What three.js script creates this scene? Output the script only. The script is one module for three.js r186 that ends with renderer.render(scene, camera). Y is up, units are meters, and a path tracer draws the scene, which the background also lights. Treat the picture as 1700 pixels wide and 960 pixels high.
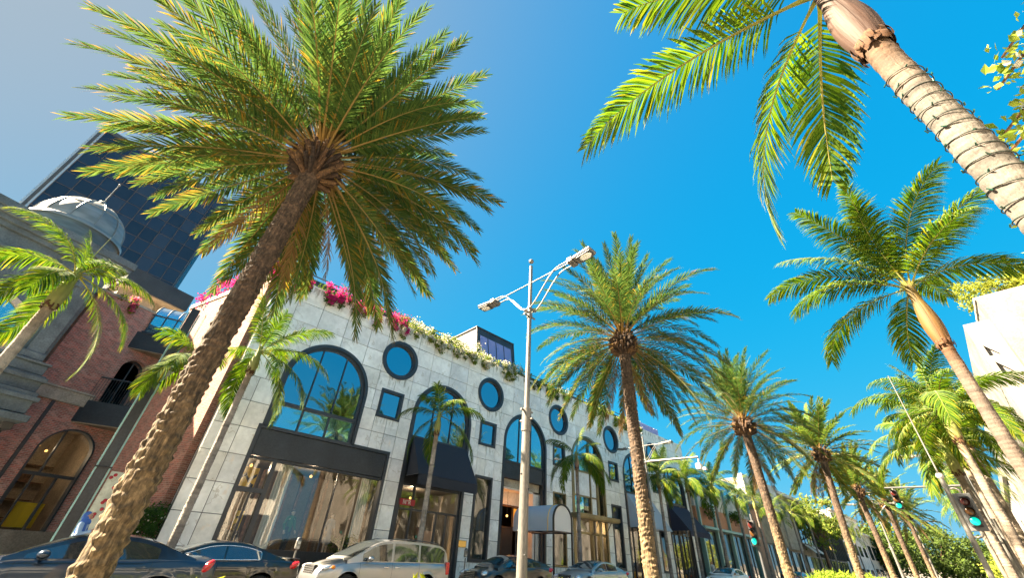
import * as THREE from 'three';
import { mergeGeometries } from 'three/addons/utils/BufferGeometryUtils.js';
import { RoundedBoxGeometry } from 'three/addons/geometries/RoundedBoxGeometry.js';
import { MarchingCubes } from 'three/addons/objects/MarchingCubes.js';
import { FontLoader } from 'three/addons/loaders/FontLoader.js';
import { TextGeometry } from 'three/addons/geometries/TextGeometry.js';
import { Brush, Evaluator, SUBTRACTION } from 'three-bvh-csg';

// ---------------------------------------------------------------- camera, sky, sun, exposure
const scene = new THREE.Scene();
const camera = new THREE.PerspectiveCamera(72.44, 1024 / 579, 0.05, 3000);
const EYE = new THREE.Vector3(0, 1.4, 0);
camera.position.copy(EYE);
camera.up.set(-0.42834, 0.82207, 0.37513);
camera.lookAt(EYE.x + 0.55578, EYE.y + 0.56701, EYE.z - 0.60795);
scene.add(camera);

const EXPOSURE = 12.5;
const SUN = new THREE.Vector3(-0.575, 0.68, -0.455).normalize();
const V3 = (x, y, z) => new THREE.Vector3(x, y, z);
{
  // clear-day sky: deep azure away from the sun, paler to the horizon and hazy white round the sun
  const W = 1024, H = 512, data = new Float32Array(W * H * 4), d = new THREE.Vector3();
  for (let j = 0; j < H; j++) for (let i = 0; i < W; i++) {
    const el = ((j + 0.5) / H - 0.5) * Math.PI, az = ((i + 0.5) / W - 0.5) * 2 * Math.PI;
    d.set(Math.cos(el) * Math.cos(az), Math.sin(el), Math.cos(el) * Math.sin(az));
    const e = Math.max(d.y, 0), c = Math.max(-1, Math.min(1, d.dot(SUN))), g = Math.acos(c) * 180 / Math.PI;
    const hz = Math.exp(-e * 4.7), hr = Math.pow(hz, 1.75);                                  // horizon haze
    const zen = Math.pow(e, 0.9);
    let r = 0.0, gg = 0.53 - 0.19 * zen, b = 0.99 - 0.20 * zen;
    r += (0.45 - r) * hr * 0.95; gg += (0.70 - gg) * hz * 0.95; b += (0.86 - b) * hz * 0.95;
    const h1 = Math.exp(-Math.pow(g / 46, 2.4)) * 0.98, h2 = Math.exp(-Math.pow(g / 40, 1.3)) * 0.06;   // aureole
    const m = Math.min(1, h1 + h2);
    r += (0.43 - r) * m; gg += (0.52 - gg) * m; b += (0.60 - b) * m;
    const k = (j * W + i) * 4;
    data[k] = r / EXPOSURE; data[k + 1] = gg / EXPOSURE; data[k + 2] = b / EXPOSURE; data[k + 3] = 1;
  }
  const sky = new THREE.DataTexture(data, W, H, THREE.RGBAFormat, THREE.FloatType);
  sky.mapping = THREE.EquirectangularReflectionMapping; sky.magFilter = THREE.LinearFilter; sky.needsUpdate = true;
  scene.background = sky; scene.environment = sky;
}
const sun = new THREE.DirectionalLight(0xffe9c8, 4.4);
sun.position.copy(SUN).multiplyScalar(120); sun.target.position.set(0, 0, 0);
sun.castShadow = true; sun.shadow.mapSize.set(4096, 4096);
Object.assign(sun.shadow.camera, { left: -120, right: 120, top: 120, bottom: -120, near: 1, far: 400 });
scene.add(sun, sun.target);
const renderer = new THREE.WebGLRenderer({ antialias: true });
renderer.toneMapping = THREE.LinearToneMapping;
renderer.toneMappingExposure = EXPOSURE;
renderer.shadowMap.enabled = true;

// ---------------------------------------------------------------- helpers
let _s = 12345;
const rnd = () => { _s |= 0; _s = _s + 0x6D2B79F5 | 0; let t = Math.imul(_s ^ _s >>> 15, 1 | _s); t = t + Math.imul(t ^ t >>> 7, 61 | t) ^ t; return ((t ^ t >>> 14) >>> 0) / 4294967296; };
const seed = n => { _s = n * 7919 + 17; };
const rr = (a, b) => a + (b - a) * rnd();
const pick = a => a[Math.floor(rnd() * a.length)];
const lerp = (a, b, t) => a + (b - a) * t, clamp = (x, a, b) => Math.max(a, Math.min(b, x)), smooth = (a, b, x) => { const t = clamp((x - a) / (b - a), 0, 1); return t * t * (3 - 2 * t); };
const PI = Math.PI, DEG = PI / 180;
const used = {};
const numbered = n => { const k = used[n] = (used[n] ?? -1) + 1; return k ? `${n}_${String(k).padStart(3, '0')}` : n; };
function tag(o, label, category, group, kind) { o.userData.label = label; if (category) o.userData.category = category; if (group) o.userData.group = group; if (kind) o.userData.kind = kind; return o; }
function thing(name, label, category, pos = [0, 0, 0], turn = 0, group) {
  const o = new THREE.Group(); o.name = numbered(name); o.position.set(...pos); o.rotation.y = turn; scene.add(o);
  return tag(o, label, category, group);
}
function part(parent, name, geo, m, label) {
  const o = new THREE.Mesh(Array.isArray(geo) ? merge(geo) : geo, m); o.name = name; o.castShadow = o.receiveShadow = true; parent.add(o);
  if (label) o.userData.label = label;
  return o;
}
function struct(name, geo, m, label) { const o = part(scene, name, geo, m); o.userData.kind = 'structure'; if (label) o.userData.label = label; return o; }
function copy(src, name, label, pos, turn = 0) { const o = src.clone(); o.name = numbered(name); if (pos) o.position.set(...pos); o.rotation.y = turn; o.userData = { ...src.userData, label }; scene.add(o); return o; }
function merge(list) {
  const any = list.some(g => g.index), col = list.some(g => g.attributes.color);
  const l = list.map(g => { let h = any && g.index ? g.toNonIndexed() : g; for (const k of Object.keys(h.attributes)) if (!['position', 'normal', 'uv', ...(col ? ['color'] : [])].includes(k)) h.deleteAttribute(k); return h; });
  return l.length === 1 ? l[0] : mergeGeometries(l);
}
// uv in metres by the dominant axis of the normal
function uvBox(g, ox = 0, oy = 0) {
  const p = g.attributes.position, n = g.attributes.normal, uv = new Float32Array(p.count * 2);
  for (let i = 0; i < p.count; i++) {
    const ax = Math.abs(n.getX(i)), ay = Math.abs(n.getY(i)), az = Math.abs(n.getZ(i));
    let u, v; if (ay > ax && ay > az) { u = p.getX(i); v = p.getZ(i); } else if (ax > az) { u = p.getZ(i); v = p.getY(i); } else { u = p.getX(i); v = p.getY(i); }
    uv[2 * i] = u + ox; uv[2 * i + 1] = v + oy;
  }
  g.setAttribute('uv', new THREE.BufferAttribute(uv, 2)); return g;
}
// box between two corners
const bx = (x0, x1, y0, y1, z0, z1) => uvBox(new THREE.BoxGeometry(x1 - x0, y1 - y0, z1 - z0).translate((x0 + x1) / 2, (y0 + y1) / 2, (z0 + z1) / 2));
const rbx = (x0, x1, y0, y1, z0, z1, r = 0.01, s = 1) => uvBox(new RoundedBoxGeometry(x1 - x0, y1 - y0, z1 - z0, s, r).translate((x0 + x1) / 2, (y0 + y1) / 2, (z0 + z1) / 2));
const cyl = (x, y0, y1, z, r0, r1 = r0, n = 12) => new THREE.CylinderGeometry(r1, r0, y1 - y0, n).translate(x, (y0 + y1) / 2, z);
function bar(a, b, r, n = 8, r2 = r) {
  const A = V3(...a), B = V3(...b), L = A.distanceTo(B), g = new THREE.CylinderGeometry(r2, r, L, n);
  g.applyQuaternion(new THREE.Quaternion().setFromUnitVectors(V3(0, 1, 0), B.clone().sub(A).normalize()));
  return g.translate((A.x + B.x) / 2, (A.y + B.y) / 2, (A.z + B.z) / 2);
}
function tube(pts, r, n = 8, seg = 0, closed = false) { return new THREE.TubeGeometry(new THREE.CatmullRomCurve3(pts.map(p => V3(...p)), closed), seg || pts.length * 4, r, n, closed); }
function prism(pts, z0, z1) { // polygon in x,y extruded along z
  const s = new THREE.Shape(pts.map(p => new THREE.Vector2(...p)));
  return uvBox(new THREE.ExtrudeGeometry(s, { depth: z1 - z0, bevelEnabled: false }).translate(0, 0, z0));
}
function plan(pts, y0, y1) { // polygon in x,z extruded upward
  const s = new THREE.Shape(pts.map(p => new THREE.Vector2(p[0], -p[1])));
  return uvBox(new THREE.ExtrudeGeometry(s, { depth: y1 - y0, bevelEnabled: false }).rotateX(-PI / 2).translate(0, y0, 0));
}
function gridGeo(nu, nv, f, colf) { // f(u,v) -> [x,y,z]
  const pos = [], uv = [], idx = [], col = [];
  for (let j = 0; j <= nv; j++) for (let i = 0; i <= nu; i++) { const u = i / nu, v = j / nv; pos.push(...f(u, v)); uv.push(u, v); if (colf) col.push(...colf(u, v)); }
  for (let j = 0; j < nv; j++) for (let i = 0; i < nu; i++) { const a = j * (nu + 1) + i, b = a + 1, c = a + nu + 1, d = c + 1; idx.push(a, b, d, a, d, c); }
  const g = new THREE.BufferGeometry(); g.setAttribute('position', new THREE.Float32BufferAttribute(pos, 3)); g.setAttribute('uv', new THREE.Float32BufferAttribute(uv, 2));
  if (colf) g.setAttribute('color', new THREE.Float32BufferAttribute(col, 3));
  g.setIndex(idx); g.computeVertexNormals(); return g;
}
function roomLamp(parent, x, y, z, I, world) { // a small glowing globe and its light, hung in a room; in some bays only added fill
  part(parent, 'ceiling_lamp', new THREE.SphereGeometry(0.07, 14, 10).translate(x, y, z), LAMPMAT); part(parent, 'lamp_rod', bar([x, y + 0.07, z], [x, y + 0.3, z], 0.008, 5), LAMPROD);
  const l = new THREE.PointLight(0xffdcb4, I * 0.6, 0, 2); l.position.set(...world); l.castShadow = true; scene.add(l);
}
const LAMPMAT = new THREE.MeshStandardMaterial({ color: 0xffc080, emissive: new THREE.Color().setRGB(1, 0.5, 0.14), emissiveIntensity: 0.22 }), LAMPROD = new THREE.MeshStandardMaterial({ color: 0x101010 });
const gy = x => 0.011 * clamp(x - 2, 0, 400);           // the street climbs gently away from the eye

// ---------------------------------------------------------------- noise and textures
const hash = (x, y, s) => { let h = Math.imul(x, 374761393) ^ Math.imul(y, 668265263) ^ Math.imul(s, 2147483647); h = Math.imul(h ^ h >>> 13, 1274126177); return ((h ^ h >>> 16) >>> 0) / 4294967296; };
function vnoise(x, y, per, s) { const xi = Math.floor(x), yi = Math.floor(y), fx = x - xi, fy = y - yi, w = t => t * t * (3 - 2 * t), m = a => ((a % per) + per) % per; const a = hash(m(xi), m(yi), s), b = hash(m(xi + 1), m(yi), s), c = hash(m(xi), m(yi + 1), s), d = hash(m(xi + 1), m(yi + 1), s); return lerp(lerp(a, b, w(fx)), lerp(c, d, w(fx)), w(fy)); }
function fbm(u, v, per, s, o = 5) { let t = 0, a = 0.5, n = 0; for (let i = 0; i < o; i++) { t += a * vnoise(u * per, v * per, per, s + i * 31); n += a; a *= 0.5; per *= 2; } return t / n; }
function tex(w, h, f, srgb = true) {
  const d = new Uint8Array(w * h * 4);
  for (let j = 0; j < h; j++) for (let i = 0; i < w; i++) { const c = f((i + 0.5) / w, (j + 0.5) / h), k = (j * w + i) * 4; d[k] = clamp(c[0], 0, 1) * 255; d[k + 1] = clamp(c[1], 0, 1) * 255; d[k + 2] = clamp(c[2], 0, 1) * 255; d[k + 3] = 255; }
  const t = new THREE.DataTexture(d, w, h); t.wrapS = t.wrapT = THREE.RepeatWrapping; t.magFilter = THREE.LinearFilter; t.minFilter = THREE.LinearMipmapLinearFilter; t.generateMipmaps = true;
  if (srgb) t.colorSpace = THREE.SRGBColorSpace; t.needsUpdate = true; return t;
}
const rep = (t, a, b = a) => { const c = t.clone(); c.repeat.set(a, b); c.needsUpdate = true; return c; };
const G = v => [v, v, v];
// marble: soft clouds, thin veins, a few rusty streaks
const T_stone = tex(512, 512, (u, v) => {
  const c = fbm(u, v, 4, 3), f = fbm(u, v, 24, 9, 3), w = fbm(u, v, 5, 21), vein = Math.exp(-Math.pow((w - 0.5) / 0.012, 2)) * smooth(0.42, 0.62, fbm(u, v, 3, 77));
  const rust = smooth(0.66, 0.8, fbm(u, v, 6, 55)) * 0.7;
  const b = 0.94 + (c - 0.5) * 0.22 + (f - 0.5) * 0.10 - vein * 0.14;
  return [b + rust * 0.02, b - rust * 0.045 - vein * 0.02, b - 0.012 - rust * 0.11 - vein * 0.05];
});
// run-off stains below the roof edge: one repeat is a panel high
const T_drip = tex(512, 256, (u, v) => { const c = fbm(u, v, 5, 3), f = fbm(u, v, 24, 9, 3), k = fbm(u, v * 0.06, 40, 61, 3), st = smooth(0.52, 0.72, k) * smooth(0.1, 1, v + 0.25 * (fbm(u, v * 0.1, 30, 7, 2) - 0.5)); const b = 0.94 + (c - 0.5) * 0.2 + (f - 0.5) * 0.1 - st * 0.30; return [b, b - st * 0.01, b - 0.012 - st * 0.05]; });
const T_conc = tex(512, 512, (u, v) => { const c = fbm(u, v, 5, 13), f = fbm(u, v, 90, 4, 2); const b = 0.8 + (c - 0.5) * 0.34 + (f - 0.5) * 0.22; return [b, b * 0.985, b * 0.96]; });
const T_bump = tex(512, 512, (u, v) => G(0.5 + (fbm(u, v, 32, 5, 4) - 0.5) * 1.4), false);
const T_wave = tex(256, 256, (u, v) => G(fbm(u, v, 2, 41, 3)), false);
const brick = (u, v) => { const R = 16, C = 8, y = v * R, row = Math.floor(y), x = u * C + (row % 2) * 0.5, col = Math.floor(x), fx = x - col, fy = y - row; const m = Math.min(Math.min(fx, 1 - fx) * 3, Math.min(fy, 1 - fy)); return { e: smooth(0.05, 0.13, m), r: hash(col % C, row, 5), q: hash(col % C, row, 9) }; };
// one repeat is 1.76 m by 1.22 m: 8 by 16 bricks
const T_brick = tex(512, 512, (u, v) => { const b = brick(u, v), n = (fbm(u, v, 40, 8, 3) - 0.5) * 0.14, l = fbm(u, v, 3, 66) - 0.5; const t = 0.85 + b.r * 0.35 + n + l * 0.2; const br = [0.68 * t, (0.42 + b.q * 0.10) * t, (0.36 + b.q * 0.10) * t], mo = [0.80 + n, 0.74 + n, 0.70 + n]; return br.map((c, i) => lerp(mo[i], c, b.e)); });
const T_brickB = tex(512, 512, (u, v) => { const b = brick(u, v); return G(b.e * (0.75 + b.r * 0.25) + (fbm(u, v, 60, 2, 2) - 0.5) * 0.2); }, false);
const T_leaf = tex(64, 256, (u, v) => G(0.8 + 0.35 * (fbm(u, v, 8, 3, 3) - 0.5)), true);
const T_fibre = tex(256, 512, (u, v) => { const a = fbm(u, v * 0.25, 24, 3, 3), b = fbm(u * 0.5, v, 20, 8, 4); return G(0.45 + (a - 0.5) * 0.5 + (b - 0.5) * 0.7 + 0.25); });
const T_asph = tex(512, 512, (u, v) => { const f = fbm(u, v, 128, 4, 2), c = fbm(u, v, 6, 71); return G(0.62 + (f - 0.5) * 0.6 + (c - 0.5) * 0.25); });

// ---------------------------------------------------------------- materials
const lin = (r, g, b) => new THREE.Color().setRGB(r, g, b);
const std = (c, rough = 0.6, o = {}) => new THREE.MeshStandardMaterial({ color: Array.isArray(c) ? lin(...c) : c, roughness: rough, ...o });
const phy = (c, o = {}) => new THREE.MeshPhysicalMaterial({ color: Array.isArray(c) ? lin(...c) : c, ...o });
const stoneMap = rep(T_stone, 0.31), concMap = rep(T_conc, 0.25);
const M = {
  stones: [[0.95, 0.94, 0.925], [0.88, 0.855, 0.82], [0.985, 0.98, 0.97], [0.84, 0.84, 0.85], [0.93, 0.90, 0.86]].map(c => std(c, 0.5, { map: stoneMap, bumpMap: rep(T_bump, 0.8), bumpScale: 0.004 })),
  stoneTop: std([0.90, 0.895, 0.88], 0.55, { map: rep(T_drip, 0.27, 1 / 1.107), bumpMap: rep(T_bump, 0.8), bumpScale: 0.004 }),
  joint: std([0.11, 0.105, 0.10], 0.9),
  frame: std([0.030, 0.036, 0.046], 0.42, { bumpMap: rep(T_bump, 0.5), bumpScale: 0.002 }),
  black: std([0.017, 0.019, 0.025], 0.5, { map: concMap }),
  fascia: std([0.042, 0.050, 0.064], 0.5, { map: concMap, bumpMap: rep(T_bump, 0.4), bumpScale: 0.004 }),
  gold: std([0.42, 0.34, 0.20], 0.38, { metalness: 0.75, map: concMap }),
  mirror: std([0.33, 0.38, 0.44], 0.025, { metalness: 1, bumpMap: rep(T_wave, 0.5), bumpScale: 0.011 }),
  teal: std([0.30, 0.55, 0.62], 0.03, { metalness: 0.9, bumpMap: rep(T_wave, 0.5), bumpScale: 0.011 }),
  pane: phy([0.82, 0.88, 0.86], { roughness: 0.02, transmission: 1, thickness: 0, ior: 2.1, bumpMap: rep(T_wave, 0.4), bumpScale: 0.0022 }),
  clear: phy([0.93, 0.96, 0.96], { roughness: 0.01, transmission: 1, thickness: 0, ior: 1.6 }),
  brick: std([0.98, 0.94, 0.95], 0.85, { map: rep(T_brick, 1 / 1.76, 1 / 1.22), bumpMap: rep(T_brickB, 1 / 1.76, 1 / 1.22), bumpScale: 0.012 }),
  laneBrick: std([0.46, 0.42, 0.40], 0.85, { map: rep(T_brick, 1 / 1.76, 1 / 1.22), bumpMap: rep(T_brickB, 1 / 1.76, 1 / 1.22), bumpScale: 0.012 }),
  skyglass: std([0.55, 0.68, 0.76], 0.03, { metalness: 0.9, bumpMap: rep(T_wave, 0.5), bumpScale: 0.01 }),
  cream: std([0.68, 0.62, 0.52], 0.8, { map: concMap }),
  beige: std([0.52, 0.43, 0.33], 0.8, { map: concMap }),
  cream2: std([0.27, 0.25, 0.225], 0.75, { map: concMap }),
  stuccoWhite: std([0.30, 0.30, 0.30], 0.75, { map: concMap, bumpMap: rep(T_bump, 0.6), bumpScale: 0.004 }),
  white: std([0.80, 0.79, 0.77], 0.7, { map: concMap, bumpMap: rep(T_bump, 0.6), bumpScale: 0.004 }),
  greystone: std([0.15, 0.215, 0.255], 0.75, { map: concMap, bumpMap: rep(T_bump, 0.7), bumpScale: 0.006 }),
  copper: std([0.40, 0.41, 0.40], 0.45, { metalness: 0.35, map: concMap }),
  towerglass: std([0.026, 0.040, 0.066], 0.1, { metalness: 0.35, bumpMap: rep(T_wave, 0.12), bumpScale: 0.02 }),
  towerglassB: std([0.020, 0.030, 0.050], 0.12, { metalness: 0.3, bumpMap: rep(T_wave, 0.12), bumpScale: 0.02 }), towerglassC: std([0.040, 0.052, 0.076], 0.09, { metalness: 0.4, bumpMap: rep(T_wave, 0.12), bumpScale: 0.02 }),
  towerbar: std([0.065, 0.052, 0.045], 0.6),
  towerLitSide: std([0.36, 0.45, 0.52], 0.1, { metalness: 0.5 }),  // pale tone puts the sun on the left corner into the colour
  violet: std([0.30, 0.27, 0.46], 0.22, { metalness: 0.35 }),
  zinc: std([0.22, 0.22, 0.22], 0.6, { map: concMap }),
  asphalt: std([0.20, 0.195, 0.185], 0.9, { map: rep(T_asph, 0.4), bumpMap: rep(T_asph, 0.4), bumpScale: 0.006 }),
  pave: std([0.60, 0.57, 0.53], 0.85, { map: concMap, bumpMap: rep(T_bump, 1), bumpScale: 0.003 }),
  kerb: std([0.36, 0.35, 0.33], 0.85, { map: concMap }),
  paint: std([0.72, 0.71, 0.68], 0.7, { map: rep(T_asph, 0.6) }),
  soil: std([0.07, 0.05, 0.035], 0.95, { map: rep(T_asph, 1.2) }),
  metal: std([0.29, 0.29, 0.285], 0.42, { metalness: 0.35, map: rep(T_conc, 0.7) }),
  dmetal: std([0.07, 0.075, 0.08], 0.5, { metalness: 0.3 }),
  chrome: std([0.75, 0.77, 0.80], 0.12, { metalness: 1 }),
  wood: std([0.20, 0.10, 0.05], 0.6, { map: rep(T_fibre, 1.2, 0.4) }),
  dark: std([0.03, 0.027, 0.025], 0.8),
  warm: std([0.13, 0.112, 0.095], 0.8, { map: concMap }),
  rubber: std([0.02, 0.02, 0.021], 0.85),
  awnBlack: std([0.020, 0.024, 0.036], 0.85, { bumpMap: rep(T_bump, 3), bumpScale: 0.004 }),
  awnNavy: std([0.018, 0.024, 0.055], 0.85, { bumpMap: rep(T_bump, 3), bumpScale: 0.004 }),
  awnBlue: std([0.34, 0.42, 0.52], 0.8, { bumpMap: rep(T_bump, 3), bumpScale: 0.003 }),
  canvas: std([0.66, 0.65, 0.64], 0.85, { bumpMap: rep(T_bump, 3), bumpScale: 0.003 }),
  yellow: std([0.85, 0.50, 0.02], 0.6),
  red: std([0.35, 0.015, 0.03], 0.5),
};
// ---------------------------------------------------------------- ground
function strip(x0, x1, z0, z1, dy, n = 60) { // a sheet following the street's climb
  const g = gridGeo(n, 1, (u, v) => { const x = lerp(x0, x1, u); return [x, gy(x) + dy, lerp(z1, z0, v)]; });
  const p = g.attributes.position, uv = g.attributes.uv; for (let i = 0; i < p.count; i++) uv.setXY(i, p.getX(i), p.getZ(i)); return g;
}
function slab(x0, x1, z0, z1, dy0, dy1, n = 60) { // sheet with vertical front and back edges
  const top = strip(x0, x1, z0, z1, dy1, n), side = z => gridGeo(n, 1, (u, v) => { const x = lerp(x0, x1, u); return [x, gy(x) + lerp(dy0, dy1, v), z]; });
  return merge([top, side(z1), side(z0)].map(g => uvBox(g)));
}
struct('ground', strip(-900, 1500, -1200, 900, -0.05, 120), std([0.20, 0.19, 0.15], 0.95, { map: rep(T_conc, 0.05) }));
struct('road', strip(-120, 420, -17.4, -1.0, 0), M.asphalt);
struct('cross_street', strip(15.5, 24, -1.0, 90, -0.004, 8), M.asphalt);
struct('far_pavement', slab(-120, 420, -45, -17.55, -0.02, 0.13), M.pave);
struct('near_pavement', merge([slab(-120, 15.4, -0.85, 60, -0.02, 0.13), slab(24.1, 420, -0.85, 60, -0.02, 0.13)]), M.pave);
struct('kerb', merge([slab(-120, 420, -17.55, -17.4, -0.02, 0.14), slab(-120, 15.4, -1.0, -0.85, -0.02, 0.14), slab(24.1, 420, -1.0, -0.85, -0.02, 0.14)]), M.kerb);
struct('median_island', merge([slab(-60, 19, -8.4, -8.25, -0.02, 0.16), slab(-60, 19, -6.75, -6.6, -0.02, 0.16), slab(28, 300, -8.4, -8.25, -0.02, 0.16), slab(28, 300, -6.75, -6.6, -0.02, 0.16)]), M.kerb);
tag(part(scene, 'planting_soil', merge([slab(-60, 19, -8.25, -6.75, 0, 0.13), slab(28, 300, -8.25, -6.75, 0, 0.13)]), M.soil), 'dark planting soil along the raised median', 'soil', null, 'stuff');
{
  const l = [];
  for (let x = -60; x < 300; x += 9) for (const z of [-12.0, -3.6]) if (x < 18 || x > 30) l.push(strip(x, x + 3, z - 0.06, z + 0.06, 0.004, 2));
  for (let z = -16.8; z < -1.4; z += 1.1) l.push(strip(20.5, 23, z, z + 0.6, 0.004, 3));
  struct('road_marking', merge(l), M.paint);
}

// ---------------------------------------------------------------- the white marble shop building
const WB = thing('shop_building', 'white marble shop building with arched windows and a row of round windows', 'building', [0, 0, -21]);
const ev = new Evaluator(); ev.attributes = ['position', 'normal', 'uv'];
const BAY = k => 6.7 + 7.42 * k, PIER = k => 10.41 + 7.42 * k, NB = 6, HW = 2.2, SPR = 8.35, TOP = 13.4, X0 = 2.65, X1 = 47.2, OC = 11.1;
// openings in the marble: {type, ...}
const openings = [{ t: 'r', x0: 4.37, x1: 11.0, y0: -1, y1: 5.9 }];
for (let k = 0; k < NB; k++) openings.push({ t: 'a', x: BAY(k), y0: k === 0 ? 5.9 : -1 });
for (let k = 0; k < 5; k++) { openings.push({ t: 'c', x: PIER(k), y: OC, r: 1.18 }, { t: 'r', x0: PIER(k) - 0.73, x1: PIER(k) + 0.73, y0: 7.57, y1: 9.16 }); if (k > 0) openings.push({ t: 'r', x0: PIER(k) - 0.72, x1: PIER(k) + 0.72, y0: 1.25, y1: 5.75 }); }
const inside = (o, x, y) => o.t === 'r' ? x > o.x0 && x < o.x1 && y > o.y0 && y < o.y1 : o.t === 'c' ? (x - o.x) ** 2 + (y - o.y) ** 2 < o.r ** 2 : y > o.y0 && Math.abs(x - o.x) < HW && (y < SPR || (x - o.x) ** 2 + (y - SPR) ** 2 < HW ** 2);
const obb = o => o.t === 'r' ? [o.x0, o.x1, o.y0, o.y1] : o.t === 'c' ? [o.x - o.r, o.x + o.r, o.y - o.r, o.y + o.r] : [o.x - HW, o.x + HW, o.y0, SPR + HW];
const cutter = o => {
  let s = new THREE.Shape();
  if (o.t === 'r') { s.moveTo(o.x0, o.y0); s.lineTo(o.x1, o.y0); s.lineTo(o.x1, o.y1); s.lineTo(o.x0, o.y1); }
  else if (o.t === 'c') s.absarc(o.x, o.y, o.r, 0, 2 * PI);
  else { s.moveTo(o.x - HW, o.y0); s.lineTo(o.x + HW, o.y0); s.lineTo(o.x + HW, SPR); s.absarc(o.x, SPR, HW, 0, PI); s.lineTo(o.x - HW, o.y0); }
  const b = new Brush(new THREE.ExtrudeGeometry(s, { depth: 1, bevelEnabled: false, curveSegments: 28 }).translate(0, 0, -0.5)); b.updateMatrixWorld(); return b;
};
openings.forEach(o => { o.bb = obb(o); o.brush = cutter(o); });
{
  seed(4);
  const ys = [-0.6, 0.13]; for (let k = 11; k >= 0; k--) ys.push(TOP - 1.107 * k);
  const small = [];
  for (let j = 0; j + 1 < ys.length; j++) {
    const y0 = ys[j], y1 = ys[j + 1], xs = [X0];
    if (y1 < 8.9) xs.push(3.67); else xs.push(3.9, BAY(0) - 1.48, BAY(0), BAY(0) + 1.48);
    for (let k = 0; k < NB; k++) {
      const c = PIER(k), a = BAY(k + 1);
      if (y1 < 8.2) xs.push(c - 1.5, c - 0.74, c, c + 0.74, c + 1.5); else xs.push(c - 1.09, c, c + 1.09);
      if (k < NB - 1) xs.push(a - 1.48, a, a + 1.48);
    }
    const X = [...new Set(xs)].filter(x => x < X1 - 0.5).sort((a, b) => a - b); X.push(X1);
    for (let i = 0; i + 1 < X.length; i++) {
      const x0 = X[i] + 0.013, x1 = X[i + 1] - 0.013, a = y0 + 0.013, b = y1 - 0.013;
      if (x1 - x0 < 0.12) continue;
      const hit = openings.filter(o => o.bb[0] < x1 && o.bb[1] > x0 && o.bb[2] < b && o.bb[3] > a);
      if (hit.some(o => [[x0, a], [x1, a], [x0, b], [x1, b]].every(p => inside(o, ...p)))) continue;
      const z = rr(-0.003, 0.003), g0 = rbx(x0, x1, a, b, -0.05, z, 0.006);
      const cx = (x0 + x1) / 2, top = j === ys.length - 2 || openings.some(o => o.t !== 'a' && o.bb[2] > 1 && cx > o.bb[0] - 0.25 && cx < o.bb[1] + 0.25 && b > o.bb[2] - 0.75 && b < o.bb[2] + 0.6); let g = uvBox(g0, rr(0, 9), top ? -y0 : rr(0, 9));
      if (hit.length) {
        let br = new Brush(g); br.updateMatrixWorld();
        for (const o of hit) { br = ev.evaluate(br, o.brush, SUBTRACTION); br.updateMatrixWorld(); }
        g = br.geometry; if (!g.attributes.position || g.attributes.position.count < 3) continue;
        g = g.clone(); g.clearGroups();
      }
      small.push({ g, x: (x0 + x1) / 2, y: (a + b) / 2, m: top ? M.stoneTop : pick(M.stones) });
    }
  }
  small.sort((p, q) => Math.hypot(p.x, p.y) - Math.hypot(q.x, q.y));
  const shown = small.filter(s => s.y > 0.1), rest = [...shown.slice(290), ...small.filter(s => s.y <= 0.1)];
  shown.slice(0, 290).forEach(s => part(WB, 'stone_panel', s.g, s.m));
  [...M.stones, M.stoneTop].forEach(m => { const l = rest.filter(s => s.m === m); if (l.length) part(WB, 'stone_panels', l.map(s => s.g), m).userData.kind = 'stuff'; });
  // the wall that carries them, with the same openings
  const s = new THREE.Shape(); s.moveTo(X0, -0.6); s.lineTo(X1, -0.6); s.lineTo(X1, TOP - 0.02); s.lineTo(X0, TOP - 0.02); s.lineTo(X0, -0.6);
  let w = new Brush(uvBox(new THREE.ExtrudeGeometry(s, { depth: 0.4, bevelEnabled: false }).translate(0, 0, -0.452))); w.updateMatrixWorld();
  for (const o of openings) { w = ev.evaluate(w, o.brush, SUBTRACTION); w.updateMatrixWorld(); }
  const wg = w.geometry.clone(); wg.clearGroups(); part(WB, 'wall', wg, M.joint);
}
const ringGeo = (x, y, r0, r1, z0, z1, n = 48) => { const s = new THREE.Shape(); s.absarc(x, y, r1, 0, 2 * PI); const h = new THREE.Path(); h.absarc(x, y, r0, 0, 2 * PI, true); s.holes.push(h); return uvBox(new THREE.ExtrudeGeometry(s, { depth: z1 - z0, bevelEnabled: true, bevelThickness: 0.012, bevelSize: 0.012, bevelSegments: 1, curveSegments: n }).translate(0, 0, z0)); };
function archGeo(x, hw, spr, y0, w, z0, z1, bottom = false) {
  const s = new THREE.Shape(); s.moveTo(x - hw, y0); s.lineTo(x - hw, spr); s.absarc(x, spr, hw, PI, 0, true); s.lineTo(x + hw, y0);
  const k = hw - w;
  if (bottom) { s.lineTo(x - hw, y0); const h = new THREE.Path(); h.moveTo(x - k, y0 + w); h.lineTo(x - k, spr); h.absarc(x, spr, k, PI, 0, true); h.lineTo(x + k, y0 + w); h.lineTo(x - k, y0 + w); s.holes.push(h); }
  else { s.lineTo(x + k, y0); s.lineTo(x + k, spr); s.absarc(x, spr, k, 0, PI, false); s.lineTo(x - k, y0); s.lineTo(x - hw, y0); }
  return uvBox(new THREE.ExtrudeGeometry(s, { depth: z1 - z0, bevelEnabled: false, curveSegments: 40 }).translate(0, 0, z0));
}
const frameRect = (x0, x1, y0, y1, w, z0, z1) => merge([rbx(x0, x1, y1 - w, y1, z0, z1, 0.012), rbx(x0, x1, y0, y0 + w, z0, z1, 0.012), rbx(x0, x0 + w, y0 + w - 0.004, y1 - w + 0.004, z0, z1 - 0.003, 0.012), rbx(x1 - w, x1, y0 + w - 0.004, y1 - w + 0.004, z0, z1 - 0.003, 0.012)]);
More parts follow.
